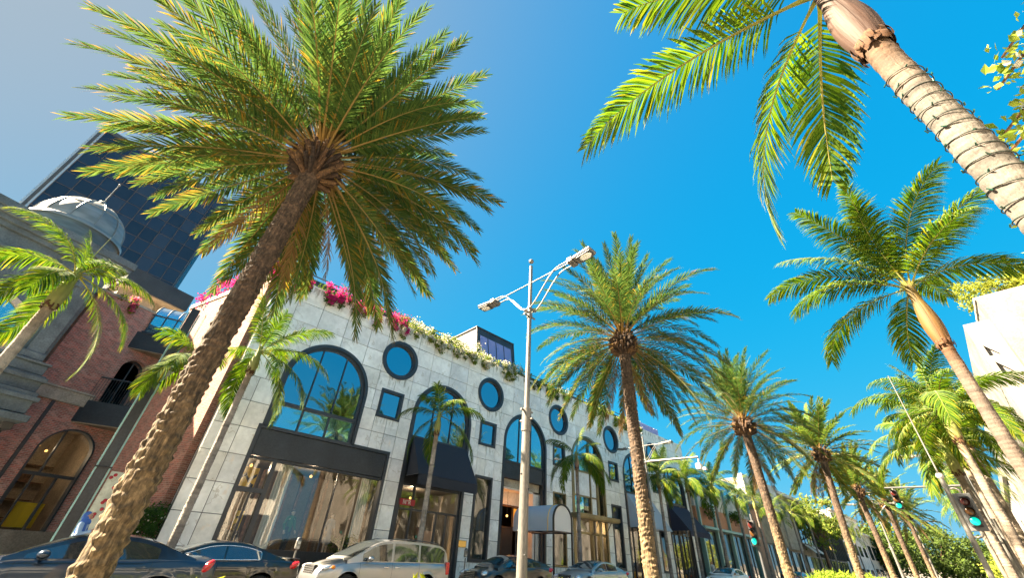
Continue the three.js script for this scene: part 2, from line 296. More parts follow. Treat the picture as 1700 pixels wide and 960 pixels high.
// flat pane, very slightly out of true like real glazing
function paneGeo(x0, x1, y0, topf, z, tilt = 0.010) {
  const pts = [[x0, y0], [x1, y0]], n = 14; for (let i = 0; i <= n; i++) { const x = lerp(x1, x0, i / n); pts.push([x, Math.max(topf(x), y0 + 0.001)]); }
  const s = new THREE.Shape(pts.map(p => new THREE.Vector2(...p))), g = new THREE.ShapeGeometry(s), cx = (x0 + x1) / 2, cy = (y0 + topf(cx)) / 2;
  return uvBox(g.translate(-cx, -cy, 0).rotateX(rr(-tilt, tilt)).rotateY(rr(-tilt, tilt)).translate(cx, cy, z), rr(0, 5), rr(0, 5));
}
const arcTop = (x, r, spr = SPR) => q => spr + Math.sqrt(Math.max(r * r - (q - x) ** 2, 0));
// round, square and tall windows of the piers
seed(8);
for (let k = 0; k < 5; k++) {
  const c = PIER(k), far = k > 2;
  const o = part(WB, 'round_window', ringGeo(c, OC, 1.0, 1.19, -0.2, 0.05), M.frame);
  part(o, 'frame', ringGeo(c, OC, 0.92, 1.0, -0.22, -0.03), M.frame);
  const p = new THREE.CircleGeometry(0.94, 48); part(o, 'pane', uvBox(p.rotateX(rr(-0.004, 0.004)).translate(c, OC, -0.15)), M.mirror);
  const q = part(WB, 'square_window', frameRect(c - 0.74, c + 0.74, 7.56, 9.17, 0.17, -0.2, 0.04), M.frame);
  part(q, 'pane', paneGeo(c - 0.6, c + 0.6, 7.7, () => 9.03, -0.1, 0.01), M.mirror);
  if (k > 0) {
    const gold = k === 2, t = part(WB, 'tall_window', frameRect(c - 0.73, c + 0.73, 1.24, 5.76, gold ? 0.09 : 0.15, -0.2, 0.04), gold ? M.gold : M.frame);
    part(t, 'pane', paneGeo(c - 0.62, c + 0.62, 1.36, () => 5.64, -0.12, 0.006), M.pane);
    part(t, 'blind', bx(c - 0.66, c + 0.66, 1.3, 5.7, -0.5, -0.46), k % 2 ? M.warm : M.dark);
  }
}
function arch(k, y0, o = {}) { // arched frame of a bay
  const a = BAY(k), w = part(WB, 'arched_window', archGeo(a, HW + 0.012, SPR, y0, 0.17, -0.3, 0.05), o.m || M.frame);
  part(w, 'frame', archGeo(a, HW - 0.16, SPR, y0, 0.13, -0.32, -0.06), o.m || M.frame);
  return w;
}
const GR = HW - 0.26; // radius of the glass
{ // bay 0: big arch over the corner shop window
  const a = BAY(0), w = arch(0, 5.86);
  for (const [p, q] of [[-GR, -0.66], [-0.66, 0.66], [0.66, GR]]) {
    part(w, 'pane', paneGeo(a + p, a + q, 7.05, arcTop(a, GR), -0.16), M.mirror);
    part(w, 'pane', paneGeo(a + p, a + q, 5.95, () => 6.95, -0.16, 0.006), M.teal);
  }
  part(w, 'transom', rbx(a - GR, a + GR, 6.93, 7.1, -0.28, -0.04, 0.012), M.frame);
  for (const p of [-0.66, 0.66]) part(w, 'mullion', merge([bx(a + p - 0.03, a + p + 0.03, 7.1, SPR + Math.sqrt(GR * GR - 0.66 ** 2), -0.24, -0.09), bx(a + p - 0.04, a + p + 0.04, 5.9, 6.93, -0.24, -0.09)]), M.frame);
  const s = part(WB, 'shop_window', frameRect(4.36, 11.01, 0.13, 5.92, 0.16, -0.3, 0.05), M.frame);
  part(s, 'fascia', merge([rbx(4.53, 10.84, 4.62, 5.75, -0.25, 0.0, 0.02), bx(4.53, 10.84, 4.5, 4.6, -0.28, -0.03)]), M.fascia);
  part(s, 'plinth', rbx(4.53, 10.84, 0.13, 1.28, -0.28, -0.01, 0.02), M.black);
  part(s, 'door_frame', merge([bx(5.5, 5.68, 1.28, 4.5, -0.27, -0.03), bx(4.53, 5.5, 3.22, 3.4, -0.27, -0.03), bx(5.05, 5.11, 1.28, 3.22, -0.27, -0.08)]), M.frame);
  for (const x of [8.6]) part(s, 'mullion', bx(x - 0.02, x + 0.02, 1.28, 4.5, -0.22, -0.1), M.frame);
  part(s, 'pane', paneGeo(5.68, 8.58, 1.28, () => 4.5, -0.16), M.pane);
  part(s, 'pane', paneGeo(8.62, 10.84, 1.28, () => 4.5, -0.16), M.pane);
  part(s, 'pane', paneGeo(4.53, 5.5, 3.4, () => 4.5, -0.16), M.pane);
  part(s, 'door_pane', paneGeo(4.53, 5.5, 1.28, () => 3.22, -0.16), M.pane);
  // the shop inside
  part(s, 'shop_interior', merge([bx(4.3, 11.0, 0.1, 0.2, -6, -0.34), bx(4.3, 11.0, 0.1, 5.0, -6.1, -6), bx(4.2, 4.3, 0.1, 5.0, -6, -0.46), bx(11.0, 11.1, 0.1, 5.0, -6, -0.46), bx(4.3, 11.0, 4.9, 5.0, -6, -0.46)]), M.warm);
  part(s, 'display_floor', bx(5.7, 10.9, 0.2, 1.2, -1.6, -0.34), M.white);
  const cur = []; for (let i = 0; i < 9; i++) { const x = 6.2 + i * 0.065; cur.push(cyl(x, 1.2, 4.85, -1.1 + (i % 2) * 0.05, 0.045, 0.04, 8)); }
  for (let i = 0; i < 8; i++) cur.push(cyl(10.35 + i * 0.065, 1.2, 4.85, -1.1 + (i % 2) * 0.05, 0.045, 0.04, 8));
  part(s, 'curtain', cur, std([0.62, 0.62, 0.60], 0.9));
  const cols = []; for (let i = 0; i < 7; i++) cols.push(bx(6.0 + i * 0.72, 6.16 + i * 0.72, 0.2, 4.9, -5.9, -5.8)); part(s, 'shelf_posts', cols, M.wood);
  for (const [x, z, I] of [[5.2, -2.2, 2.2], [8.2, -2.6, 2.6]]) roomLamp(s, x, 4.5, z, I, [x, 4.5, z - 21]);
  for (const [x, z] of [[4.9, -0.9], [5.6, -1.5], [6.9, -1.3], [7.9, -0.8]]) part(s, 'ceiling_light', new THREE.CylinderGeometry(0.06, 0.06, 0.03, 12).translate(x, 4.885, z), std([0.1, 0.05, 0.01], 0.5, { emissive: lin(1, 0.35, 0.07), emissiveIntensity: 0.25 }));
}
function awning(name, label, a, y1, y0, out, half, m, group, valance = 0.42) { // sloping fabric with cut-in sides and a hanging valance
  const t = thing(name, label, 'awning', [a, 0, -21 + 0.06], 0, group);
  const r = 1.35, prof = [];
  const top = gridGeo(20, 10, (u, v) => { const x = lerp(-half, half, u), s = Math.abs(u - 0.5) * 2; const z = out * v, sag = 0.05 * Math.sin(PI * v) * (1 - s * s); return [x * lerp(0.97, 1, v), lerp(y1, y0, v) - sag, z + 0.03]; });
  part(t, 'canopy', uvBox(top), m);
  const sides = []; for (const s of [-1, 1]) sides.push(gridGeo(1, 10, (u, v) => [s * half * lerp(0.97, 1, v), lerp(y0 - (v > 0.99 ? 0 : 0), lerp(y1, y0, v), u), out * v + 0.03]));
  part(t, 'side', sides.map(g => uvBox(g)), m);
  part(t, 'valance', uvBox(gridGeo(24, 2, (u, v) => [lerp(-half, half, u), y0 - 0.012 - valance * v, out + 0.03 + 0.012 * Math.sin(u * 40) * v])), m);
  part(t, 'frame', merge([bar([-half, y0 - 0.02, out], [half, y0 - 0.02, out], 0.02), bar([-half * 0.98, y0 - 0.02, 0.02], [-half, y0 - 0.02, out], 0.018), bar([half * 0.98, y0 - 0.02, 0.02], [half, y0 - 0.02, out], 0.018)]), M.dmetal);
  return t;
}
function roomBehind(parent, x0, x1, y1, d, m) { part(parent, 'shop_interior', merge([bx(x0, x1, 0.05, 0.15, -d, -0.46), bx(x0, x1, 0.05, y1, -d - 0.1, -d), bx(x0 - 0.1, x0, 0.05, y1, -d, -0.46), bx(x1, x1 + 0.1, 0.05, y1, -d, -0.46), bx(x0, x1, y1, y1 + 0.1, -d, -0.46)]), m); }
const font = await new FontLoader().loadAsync('fonts/droid/droid_serif_bold.typeface.json');
const sansB = await new FontLoader().loadAsync('fonts/droid/droid_sans_bold.typeface.json');
const text = (s, size, depth, f = sansB) => { const g = new TextGeometry(s, { font: f, size, depth, curveSegments: 4, bevelEnabled: false }); g.computeBoundingBox(); const b = g.boundingBox; return g.translate(-(b.min.x + b.max.x) / 2, -(b.min.y + b.max.y) / 2, 0); };
{ // bay 1: black awning over glazed doors
  const a = BAY(1), w = arch(1, 0.13);
  for (const [p, q] of [[-GR, -0.7], [-0.7, 0.7], [0.7, GR]]) part(w, 'pane', paneGeo(a + p, a + q, 7.1, arcTop(a, GR), -0.16), M.mirror);
  part(w, 'transom', merge([rbx(a - GR, a + GR, 6.9, 7.12, -0.28, -0.05, 0.012), bx(a - GR, a + GR, 3.36, 3.44, -0.26, -0.08), bx(a - GR, a + GR, 4.5, 4.6, -0.26, -0.08)]), M.frame);
  part(w, 'spandrel', bx(a - GR, a + GR, 4.6, 6.9, -0.24, -0.14), M.black);
  for (const p of [-0.7, 0.7]) part(w, 'mullion', bx(a + p - 0.03, a + p + 0.03, 7.1, SPR + Math.sqrt(GR * GR - 0.49), -0.24, -0.1), M.frame);
  for (const p of [-1.1, -0.12, 0.55, 1.25]) part(w, 'mullion', bx(a + p - 0.035, a + p + 0.035, 0.13, p < 0.3 ? 4.5 : 3.36, -0.25, -0.09), M.frame);
  for (const [p, q] of [[-GR, -1.1], [-1.1, -0.12], [-0.12, GR]]) part(w, 'pane', paneGeo(a + p, a + q, 3.44, () => 4.5, -0.16, 0.008), M.pane);
  for (const [p, q] of [[-GR, -1.1], [-1.1, -0.12], [-0.12, 0.55], [0.55, 1.25], [1.25, GR]]) part(w, 'door_pane', paneGeo(a + p, a + q, 0.2, () => 3.36, -0.16, 0.008), M.pane);
  roomBehind(w, a - 2.3, a + 2.3, 4.6, 6, M.warm);
  roomLamp(w, a - 0.4, 4.1, -1.6, 2.2, [a - 0.4, 4.1, -22.6]);  // globe and light added to brighten the dark room
  part(w, 'display', merge([bx(a - 1.7, a - 1.2, 0.2, 3.2, -1.6, -1.4), bx(a + 0.9, a + 1.7, 0.2, 2.6, -2.2, -1.9), bx(a - 0.6, a + 0.5, 0.2, 1.0, -3.5, -2.6)]), std([0.45, 0.30, 0.24], 0.7));
  const sg = part(w, 'shop_sign', rbx(a - 2.0, a - 0.98, 3.56, 3.86, -0.12, -0.06, 0.01), M.red, 'dark red name board with white letters');
  part(sg, 'lettering', text("M'R", 0.19, 0.012, font).translate(a - 1.5, 3.71, -0.058), M.white);
  awning('shop_awning', 'black sloping fabric awning over the glazed doors with the red sign', a + 0.05, 7.0, 4.95, 1.3, 2.02, M.awnBlack, 'shop awnings on the marble building', 0.5);
  const pq = thing('wall_plaque', 'small polished brass plaque on the marble pier beside the black awning', 'plaque', [16.55, 2.06, -20.99]); part(pq, 'plate', rbx(-0.33, 0.33, -0.17, 0.17, -0.01, 0.03, 0.008), std([0.75, 0.55, 0.2], 0.25, { metalness: 1 })); part(pq, 'border', frameRect(-0.33, 0.33, -0.17, 0.17, 0.03, 0.03, 0.04), M.gold);
}
{ // bay 2: recessed stone entrance under a dark spandrel, barrel canopy to the kerb
  const a = BAY(2), w = arch(2, 0.13);
  for (const [p, q] of [[-GR, -0.62], [-0.62, 0.62], [0.62, GR]]) part(w, 'pane', paneGeo(a + p, a + q, 7.1, arcTop(a, GR), -0.16, 0.008), M.teal);
  for (const p of [-0.62, 0.62]) part(w, 'mullion', bx(a + p - 0.03, a + p + 0.03, 7.1, SPR + Math.sqrt(GR * GR - 0.384), -0.24, -0.1), M.frame);
  part(w, 'spandrel', merge([rbx(a - GR, a + GR, 6.0, 7.1, -0.3, -0.1, 0.015), bx(a - GR, a + GR, 6.98, 7.1, -0.1, -0.05), bx(a - GR, a + GR, 6.0, 6.1, -0.1, -0.06)]), M.fascia);
  part(w, 'recess', merge([bx(a - 2.1, a + 2.1, 5.4, 5.5, -1.6, -0.46), bx(a - 2.2, a - 2.1, 0.1, 5.5, -1.6, -0.46), bx(a + 1.35, a + 1.45, 0.1, 5.5, -1.6, -0.46), bx(a + 1.45, a + 2.2, 0.1, 5.5, -0.6, -0.46), bx(a - 2.1, a + 1.35, 4.6, 5.4, -1.62, -1.5)]), M.stones[1]);
  part(w, 'lintel', bx(a - 2.0, a + 1.9, 5.5, 6.0, -0.5, -0.4), M.cream);
  const dr = part(w, 'door', frameRect(a - 2.05, a + 1.35, 0.14, 4.6, 0.1, -1.6, -1.48), M.wood);
  const scr = []; seed(31); for (let i = 0; i < 14; i++) for (let j = 0; j < 22; j++) if (rnd() < 0.72) scr.push(rbx(a - 1.95 + i * 0.1, a - 1.95 + i * 0.1 + rr(0.05, 0.085), 0.4 + j * 0.19, 0.4 + j * 0.19 + rr(0.06, 0.14), -1.56, -1.53, 0.008));
  part(dr, 'carved_screen', scr, std([0.13, 0.05, 0.02], 0.4));
  part(dr, 'door_leaf', merge([bx(a - 0.5, a + 0.4, 0.2, 3.2, -1.56, -1.52), bx(a - 0.5, a + 1.3, 3.2, 3.3, -1.58, -1.5), bx(a + 0.4, a + 0.5, 0.2, 4.5, -1.58, -1.5)]), M.dark);
  const amber = std([0.3, 0.12, 0.02], 0.6, { emissive: lin(1, 0.36, 0.03), emissiveIntensity: 0.08 });
  part(dr, 'lamp_panel', merge([bx(a - 1.9, a - 0.55, 0.4, 4.5, -1.75, -1.72), bx(a + 0.5, a + 1.25, 3.35, 4.45, -1.66, -1.63)]), amber, 'amber lit panel behind the carved door screen');
  const pl = new THREE.PointLight(0xff9a3c, 0.4, 8, 2); pl.position.set(a - 0.4, 3.9, -21 - 1.2); pl.castShadow = true; scene.add(pl);
  const bl = part(dr, 'lamp', new THREE.SphereGeometry(0.07, 16, 12).translate(a - 0.4, 3.9, -1.2), std([1, 0.7, 0.3], 0.5, { emissive: lin(1, 0.5, 0.12), emissiveIntensity: 0.4 }));
  part(dr, 'lamp_rod', bar([a - 0.4, 3.97, -1.2], [a - 0.4, 5.4, -1.2], 0.01), M.dmetal);
}
{ // barrel canopy
  const zf = 3.45, t = thing('entrance_canopy', 'pale blue barrel vaulted entrance canopy reaching to the kerb', 'canopy', [21.35, gy(21), -21]);
  const r = 0.86, ys = 3.35;
  const vault = (rad, z0, z1, drop) => gridGeo(30, 8, (u, v) => { const q = u * (PI + 2 * drop) - drop; return q < 0 ? [rad, ys + q * 0.6 / drop * 1, lerp(z0, z1, v)] : q > PI ? [-rad, ys - (q - PI) * 0.6 / drop, lerp(z0, z1, v)] : [rad * Math.cos(q), ys + rad * Math.sin(q), lerp(z0, z1, v)]; });
  part(t, 'canopy', uvBox(vault(r, 0.1, zf - 0.03, 0.4)), M.awnBlue);
  part(t, 'piping', tube([...Array(13)].map((_, i) => { const q = PI * i / 12; return [(r + 0.006) * Math.cos(q), ys + (r + 0.006) * Math.sin(q), zf - 0.42]; }).concat([[-r - 0.006, ys - 0.6, zf - 0.42]]), 0.02, 6, 60), M.yellow);
  const s = new THREE.Shape(); s.moveTo(-r + 0.07, ys - 0.55); s.lineTo(r - 0.07, ys - 0.55); s.lineTo(r - 0.07, ys); s.absarc(0, ys, r - 0.07, 0, PI); s.lineTo(-r + 0.07, ys - 0.55);
  part(t, 'end_panel', uvBox(new THREE.ExtrudeGeometry(s, { depth: 0.02, bevelEnabled: false, curveSegments: 24 }).translate(0, 0, zf - 0.02)), M.canvas);
  part(t, 'front_frame', archGeo(0, r + 0.03, ys, 0.13, 0.085, zf - 0.04, zf + 0.05), M.black);
  part(t, 'rail', merge([bar([-r, ys - 0.6, 0.1], [-r, ys - 0.6, zf], 0.025), bar([r, ys - 0.6, 0.1], [r, ys - 0.6, zf], 0.025), ...[0.8, 1.9, 2.9].map(z => bar([-r, ys - 0.6, z], [r, ys - 0.6, z], 0.02))]), M.black);
  for (const z of [0.4]) for (const q of [-r, r]) part(t, 'post', cyl(q, 0.13, ys - 0.6, z, 0.035), M.dmetal);
}
{ // bay 3: brass framed windows with stone spandrels and a brass shelf over the shop front
  const a = BAY(3), w = arch(3, 0.13, { m: M.gold }), gp = x => a + x;
  const cols = [[-GR, 0.2], [0.3, 1.05], [1.35, GR]];
  part(w, 'post', merge([bx(gp(0.18), gp(0.32), 0.13, 9.9, -0.28, -0.02), bx(gp(1.05), gp(1.35), 0.13, 9.4, -0.28, -0.02), bx(gp(-GR), gp(-GR + 0.1), 0.13, 8.4, -0.28, -0.02)]), M.gold);
  for (const [p, q] of [[-GR + 0.1, 0.18], [0.32, 1.05]]) {
    part(w, 'pane', paneGeo(gp(p), gp(q), 7.75, arcTop(a, GR), -0.16), M.teal);
    part(w, 'spandrel', rbx(gp(p), gp(q), 5.95, 7.62, -0.24, -0.1, 0.012), M.stones[3]);
    part(w, 'rail', merge([bx(gp(p), gp(q), 7.62, 7.75, -0.26, -0.06), bx(gp(p), gp(q), 5.85, 5.95, -0.26, -0.06)]), M.gold);
  }
  part(w, 'pane', paneGeo(gp(-GR + 0.1), gp(-0.6), 4.75, () => 5.85, -0.16), M.teal); part(w, 'pane', paneGeo(gp(-0.55), gp(0.18), 4.75, () => 5.85, -0.16), M.pane);
  part(w, 'spandrel', rbx(gp(0.32), gp(1.05), 4.75, 5.85, -0.24, -0.1, 0.012), M.stones[3]);
  for (const [p, q] of [[-GR + 0.1, 0.18], [0.32, 1.05], [1.35, GR]]) part(w, 'shop_pane', paneGeo(gp(p), gp(q), 0.4, () => 4.3, -0.16), M.pane);
  part(w, 'rail', merge([bx(a - GR, a + GR, 3.35, 3.5, -0.24, -0.06), bx(a - GR, a + GR, 0.13, 0.4, -0.26, -0.04)]), M.gold);
  roomBehind(w, a - 2.3, a + 2.3, 4.7, 5, M.warm); roomLamp(w, a - 0.4, 4.1, -1.8, 2.0, [a - 0.4, 4.1, -22.8]);  // this globe is an added fill light for the interior
  const sh = part(WB, 'shelf_canopy', merge([rbx(26.55, 31.9, 4.36, 4.62, -0.1, 0.75, 0.02), bx(26.6, 31.85, 4.3, 4.36, -0.1, 0.66)]), M.gold);
  part(sh, 'bracket', merge([bar([gp(0.25), 3.4, 0], [gp(0.25), 4.34, 0.6], 0.03), bar([gp(1.9), 3.4, 0], [gp(1.9), 4.34, 0.6], 0.03)]), M.dmetal);
}
for (const k of [4, 5]) { // bays 4 and 5: shop fronts with sloping awnings
  const a = BAY(k), w = arch(k, 0.13);
  for (const [p, q] of [[-GR, -0.62], [-0.62, 0.62], [0.62, GR]]) part(w, 'pane', paneGeo(a + p, a + q, 7.1, arcTop(a, GR), -0.16), M.mirror);
  for (const p of [-0.62, 0.62]) part(w, 'mullion', bx(a + p - 0.03, a + p + 0.03, 7.1, SPR + Math.sqrt(GR * GR - 0.384), -0.24, -0.1), M.frame);
  part(w, 'transom', merge([rbx(a - GR, a + GR, 6.9, 7.1, -0.28, -0.06, 0.012), bx(a - GR, a + GR, 4.3, 4.4, -0.26, -0.08)]), M.frame);
  for (const p of [-1.3, -0.4, 0.5, 1.3]) part(w, 'mullion', bx(a + p - 0.03, a + p + 0.03, 0.13, 6.9, -0.25, -0.09), M.frame);
  for (const [p, q] of [[-GR, -1.3], [-1.3, -0.4], [-0.4, 0.5], [0.5, 1.3], [1.3, GR]]) { part(w, 'pane', paneGeo(a + p, a + q, 4.4, () => 6.9, -0.16), M.pane); part(w, 'door_pane', paneGeo(a + p, a + q, 0.2, () => 4.3, -0.16, 0.008), M.pane); }
  roomBehind(w, a - 2.3, a + 2.3, 6.9, 5, k === 4 ? M.warm : M.dark); roomLamp(w, a, 5.6, -1.8, 2.4, [a, 5.6, -22.8]);  // globes here are added to lift the dark interiors
  part(w, 'display', merge([bx(a - 1.6, a - 0.9, 0.2, 1.5, -1.5, -0.9), bx(a + 0.4, a + 1.5, 0.2, 1.2, -1.6, -0.9)]), M.yellow);
}
awning('shop_awning', 'pale blue grey sloping awning beside the brass framed shop front', BAY(4), 6.9, 4.3, 1.7, 2.05, M.awnBlue, 'shop awnings on the marble building', 0.06);
awning('shop_awning', 'navy blue sloping awning at the far end of the marble building', BAY(5), 6.8, 4.6, 1.8, 2.1, M.awnNavy, 'shop awnings on the marble building', 0.42);
{ // end walls, roof, set-back penthouse
  const L = 8.1;
  // brick return wall of the lane, angled back from the corner
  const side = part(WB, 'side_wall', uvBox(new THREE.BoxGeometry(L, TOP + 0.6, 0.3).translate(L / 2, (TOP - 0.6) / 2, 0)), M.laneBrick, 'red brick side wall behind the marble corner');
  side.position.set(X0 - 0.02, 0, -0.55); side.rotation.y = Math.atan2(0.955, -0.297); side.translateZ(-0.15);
  part(WB, 'corner_stone', rbx(X0 + 0.002, X0 + 0.34, -0.6, TOP - 0.01, -0.62, -0.056, 0.01), M.stones[3]);
  const q = part(WB, 'quoin', bx(5.0, 5.6, 6.5, TOP + 0.02, 0.15, 0.19), M.cream); q.position.copy(side.position); q.rotation.copy(side.rotation);
  const c2 = part(WB, 'coping', bx(0.2, L, TOP - 0.25, TOP + 0.03, -0.2, 0.22), M.cream); c2.position.copy(side.position); c2.rotation.copy(side.rotation);
  part(WB, 'end_wall', bx(X1 - 0.3, X1 - 0.005, -0.6, TOP - 0.03, -14, -0.455), M.stones[2]);
  part(WB, 'roof', plan([[X0 + 0.3, -0.45], [X1, -0.45], [X1, -14], [X0 - 3, -14]], TOP - 0.9, TOP - 0.7), M.zinc);
  part(WB, 'parapet_coping', bx(X0, X1, TOP - 0.015, TOP + 0.05, -0.45, 0.015), M.stones[4]);
  part(WB, 'back_wall', bx(X0 - 2, X1, -0.6, TOP, -14.2, -14.0), M.dark);
  part(WB, 'inner_wall', bx(X0 + 0.3, X1 - 0.3, -0.6, TOP - 0.9, -7.2, -7.0), M.dark);
  const ph = part(WB, 'penthouse', merge([bx(3.4, 16.8, TOP - 0.7, 15.35, -10, -2.6), bx(22, 46.8, TOP - 0.7, 15.2, -10, -2.6)]), M.fascia);
  part(ph, 'roof_rail', merge([bx(3.3, 16.9, 15.55, 15.6, -2.6, -2.54), bx(22, 46.9, 15.42, 15.47, -2.6, -2.54), ...[...Array(14)].map((_, i) => bx(4 + i * 3.2, 4.05 + i * 3.2, 15.2, 15.57, -2.6, -2.55)).filter((_, i) => i < 4 || i > 5)]), M.dmetal);
  for (let i = 0; i < 7; i++) { const x = 3.7 + i * 0.98; part(ph, 'window', paneGeo(x, x + 0.86, 13.5, () => 14.95, -2.58), M.violet); part(ph, 'post', bx(x - 0.08, x - 0.02, 13.4, 15.1, -2.6, -2.54), M.dmetal); }
  for (let i = 0; i < 16; i++) { const x = 40.8 + i * 0.4; part(ph, 'cladding_panel', rbx(x, x + 0.36, 12.8, 15.6, -2.6, -2.5, 0.015), M.violet); }
  for (let i = 0; i < 5; i++) part(ph, 'wall_rib', bx(8 + i * 1.9, 8.06 + i * 1.9, 13, 15.3, -2.6, -2.5), M.dmetal);
  const dm = part(WB, 'dormer', uvBox(new THREE.ExtrudeGeometry(new THREE.Shape([[0.95, 12.6], [1.0, 14.3], [1.45, 16.75], [8, 16.75], [8, 12.6]].map(p => new THREE.Vector2(...p))), { depth: 4.0, bevelEnabled: false }).rotateY(PI / 2).translate(17.0, 0, 0)), M.zinc);
  const zf = y => y < 14.3 ? -lerp(0.95, 1.0, (y - 12.6) / 1.7) : -lerp(1.0, 1.45, (y - 14.3) / 2.45);
  const face = (x0, x1, y0, y1, off) => gridGeo(1, 4, (u, v) => { const y = lerp(y0, y1, v); return [lerp(x0, x1, u), y, zf(y) + off]; });
  part(dm, 'front_frame', [face(17.0, 21.0, 13.2, 16.75, 0.02)].map(g => uvBox(g)), M.fascia);
  part(dm, 'edge', merge([bar([16.98, 13.2, zf(13.2) + 0.03], [16.98, 16.75, zf(16.75) + 0.03], 0.07, 4), bar([21.02, 13.2, zf(13.2) + 0.03], [21.02, 16.75, zf(16.75) + 0.03], 0.09, 4), bx(16.9, 21.1, 16.74, 16.84, -8, -1.38)]), M.fascia);
  for (let i = 0; i < 4; i++) part(dm, 'window', face(17.25 + i * 0.87, 18.03 + i * 0.87, 13.4, 16.1, 0.05), M.violet);
}
// ---------------------------------------------------------------- left: brick building, stone corner tower with dome, glass bridge, dark office tower
{
  const B = thing('brick_building', 'red brick building with arched windows and dark balconies behind the leaning palm', 'building', [-3.3, 0, -32.8], 22 * DEG);
  const top = 13.8, s = new THREE.Shape(); s.moveTo(-1.2, -0.6); s.lineTo(8.5, -0.6); s.lineTo(8.5, top); s.lineTo(-1.2, top); s.lineTo(-1.2, -0.6);
  const arcHole = (x, hw, y0, spr) => { const h = new THREE.Path(); h.moveTo(x - hw, y0); h.lineTo(x - hw, spr); h.absarc(x, spr, hw, PI, 0, true); h.lineTo(x + hw, y0); h.lineTo(x - hw, y0); return h; };
  s.holes.push(arcHole(1.85, 1.2, 1.4, 5.0), arcHole(2.52, 0.66, 7.6, 10.0));
  part(B, 'wall', uvBox(new THREE.ExtrudeGeometry(s, { depth: 0.5, bevelEnabled: false, curveSegments: 24 }).translate(0, 0, -0.5)), M.brick);
  part(B, 'body', merge([bx(-1.2, 8.5, 6.6, top - 0.4, -9, -0.85), bx(-1.2, 0.3, -0.6, 6.6, -9, -0.55), bx(3.6, 8.5, -0.6, 6.6, -9, -0.55), bx(0.3, 3.6, -0.6, 1.2, -9, -0.55), bx(0.3, 3.6, 1.2, 6.6, -9, -5)]), M.beige);
  part(B, 'string_course', merge([rbx(-1.2, 1.6, 7.33, 7.95, 0.0, 0.14, 0.02), rbx(-1.2, 1.6, 7.95, 8.06, 0.0, 0.2, 0.02)]), M.cream);
  part(B, 'coping', rbx(-1.2, 8.5, top - 0.02, top + 0.14, -0.5, 0.05, 0.02), M.cream);
  part(B, 'plinth', rbx(-1.2, 8.5, -0.6, 1.4, 0, 0.16, 0.02), M.beige);
  part(B, 'downpipe', bx(0.02, 0.16, 1.4, 7.3, 0.0, 0.1), M.dmetal);
  const w = part(B, 'arched_window', archGeo(1.85, 1.2, 5.0, 1.4, 0.08, -0.3, 0.06), M.dmetal);
  part(w, 'transom', merge([bx(0.7, 3.0, 3.8, 3.95, -0.28, -0.1), bx(0.74, 0.86, 1.4, 3.8, -0.26, -0.12), bx(1.3, 1.36, 1.4, 3.8, -0.26, -0.12), bx(2.2, 2.3, 1.4, 3.8, -0.26, -0.12), bx(1.42, 1.5, 3.9, 6.1, -0.26, -0.12)]), M.dmetal);
  for (const [p, q] of [[0.73, 1.42], [1.5, 2.97]]) part(w, 'pane', paneGeo(p, q, 3.95, arcTop(1.85, 1.12, 5.0), -0.2, 0.008), M.pane);
  for (const [x, y, z] of [[1.2, 5.3, -1.6], [1.9, 5.2, -2.4]]) { const q = new THREE.Vector3(x, y, z).applyAxisAngle(new THREE.Vector3(0, 1, 0), 22 * DEG).add(new THREE.Vector3(-3.3, 0, -32.8)); roomLamp(w, x, y, z, 0.4, [q.x, q.y, q.z]); }
  part(w, 'shelving', merge([0, 1, 2, 3].flatMap(i => [bx(0.5, 3.4, 1.9 + i * 0.9, 1.95 + i * 0.9, -4.9, -4.5), bx(0.6 + i * 0.8, 1.1 + i * 0.8, 1.95 + (i % 3) * 0.9, 2.5 + (i % 3) * 0.9, -4.85, -4.6)])), M.wood);
  for (const [p, q] of [[0.86, 1.3], [1.36, 2.2], [2.3, 2.97]]) part(w, 'pane', paneGeo(p, q, 1.4, () => 3.8, -0.2, 0.008), M.pane);
  part(w, 'display', bx(1.5, 2.6, 1.5, 2.6, -0.7, -0.5), M.yellow);
  const u = part(B, 'arched_window', archGeo(2.52, 0.66, 10.0, 7.6, 0.07, -0.48, -0.36), M.dmetal); part(u, 'pane', paneGeo(1.9, 3.14, 7.6, arcTop(2.52, 0.6, 10.0), -0.42), M.mirror);
  part(u, 'mullion', bx(2.49, 2.55, 7.6, 10.55, -0.44, -0.38), M.dmetal);
  // balconies whose fronts face the street corner
  const bal = (y0, y1, pts) => plan(pts, y0, y1);
  const P1 = [[1.25, 0.05], [3.95, 2.2], [6.8, 2.2], [6.8, 0.02], [1.25, 0.02]];
  const b1 = part(B, 'balcony', bal(6.55, 7.75, P1), M.fascia);
  part(b1, 'soffit', bal(6.5, 6.55, P1.map(([x, z]) => [x + 0.05, z - 0.01])), M.beige);
  const rail = []; for (let i = 0; i <= 26; i++) { const t = i / 26, x = lerp(1.3, 3.95, t), z = lerp(0.06, 2.16, t); rail.push(bar([x, 7.7, z], [x, 9.1, z], 0.012, 5)); }
  rail.push(bar([1.3, 9.12, 0.06], [3.95, 9.12, 2.16], 0.045, 6), bar([3.95, 9.12, 2.16], [6.7, 9.12, 2.16], 0.045, 6)); part(b1, 'railing', rail, M.dmetal);
  // glazed bridge with a barrel roof
  const A = [1.55, 0.0], C = [6.5, 3.7];
  const br = thing('glass_bridge', 'glazed footbridge with a curved glass roof between the brick and marble buildings', 'bridge', [-3.3, 0, -32.8], 22 * DEG);
  const dir = V3(C[0] - A[0], 0, C[1] - A[1]).normalize(), nrm = V3(-dir.z, 0, dir.x), L = 6.2; // nrm points away from the lane
  const at = (s, y, d) => [A[0] + dir.x * s - nrm.x * -d, y, A[1] + dir.z * s + nrm.z * -d];
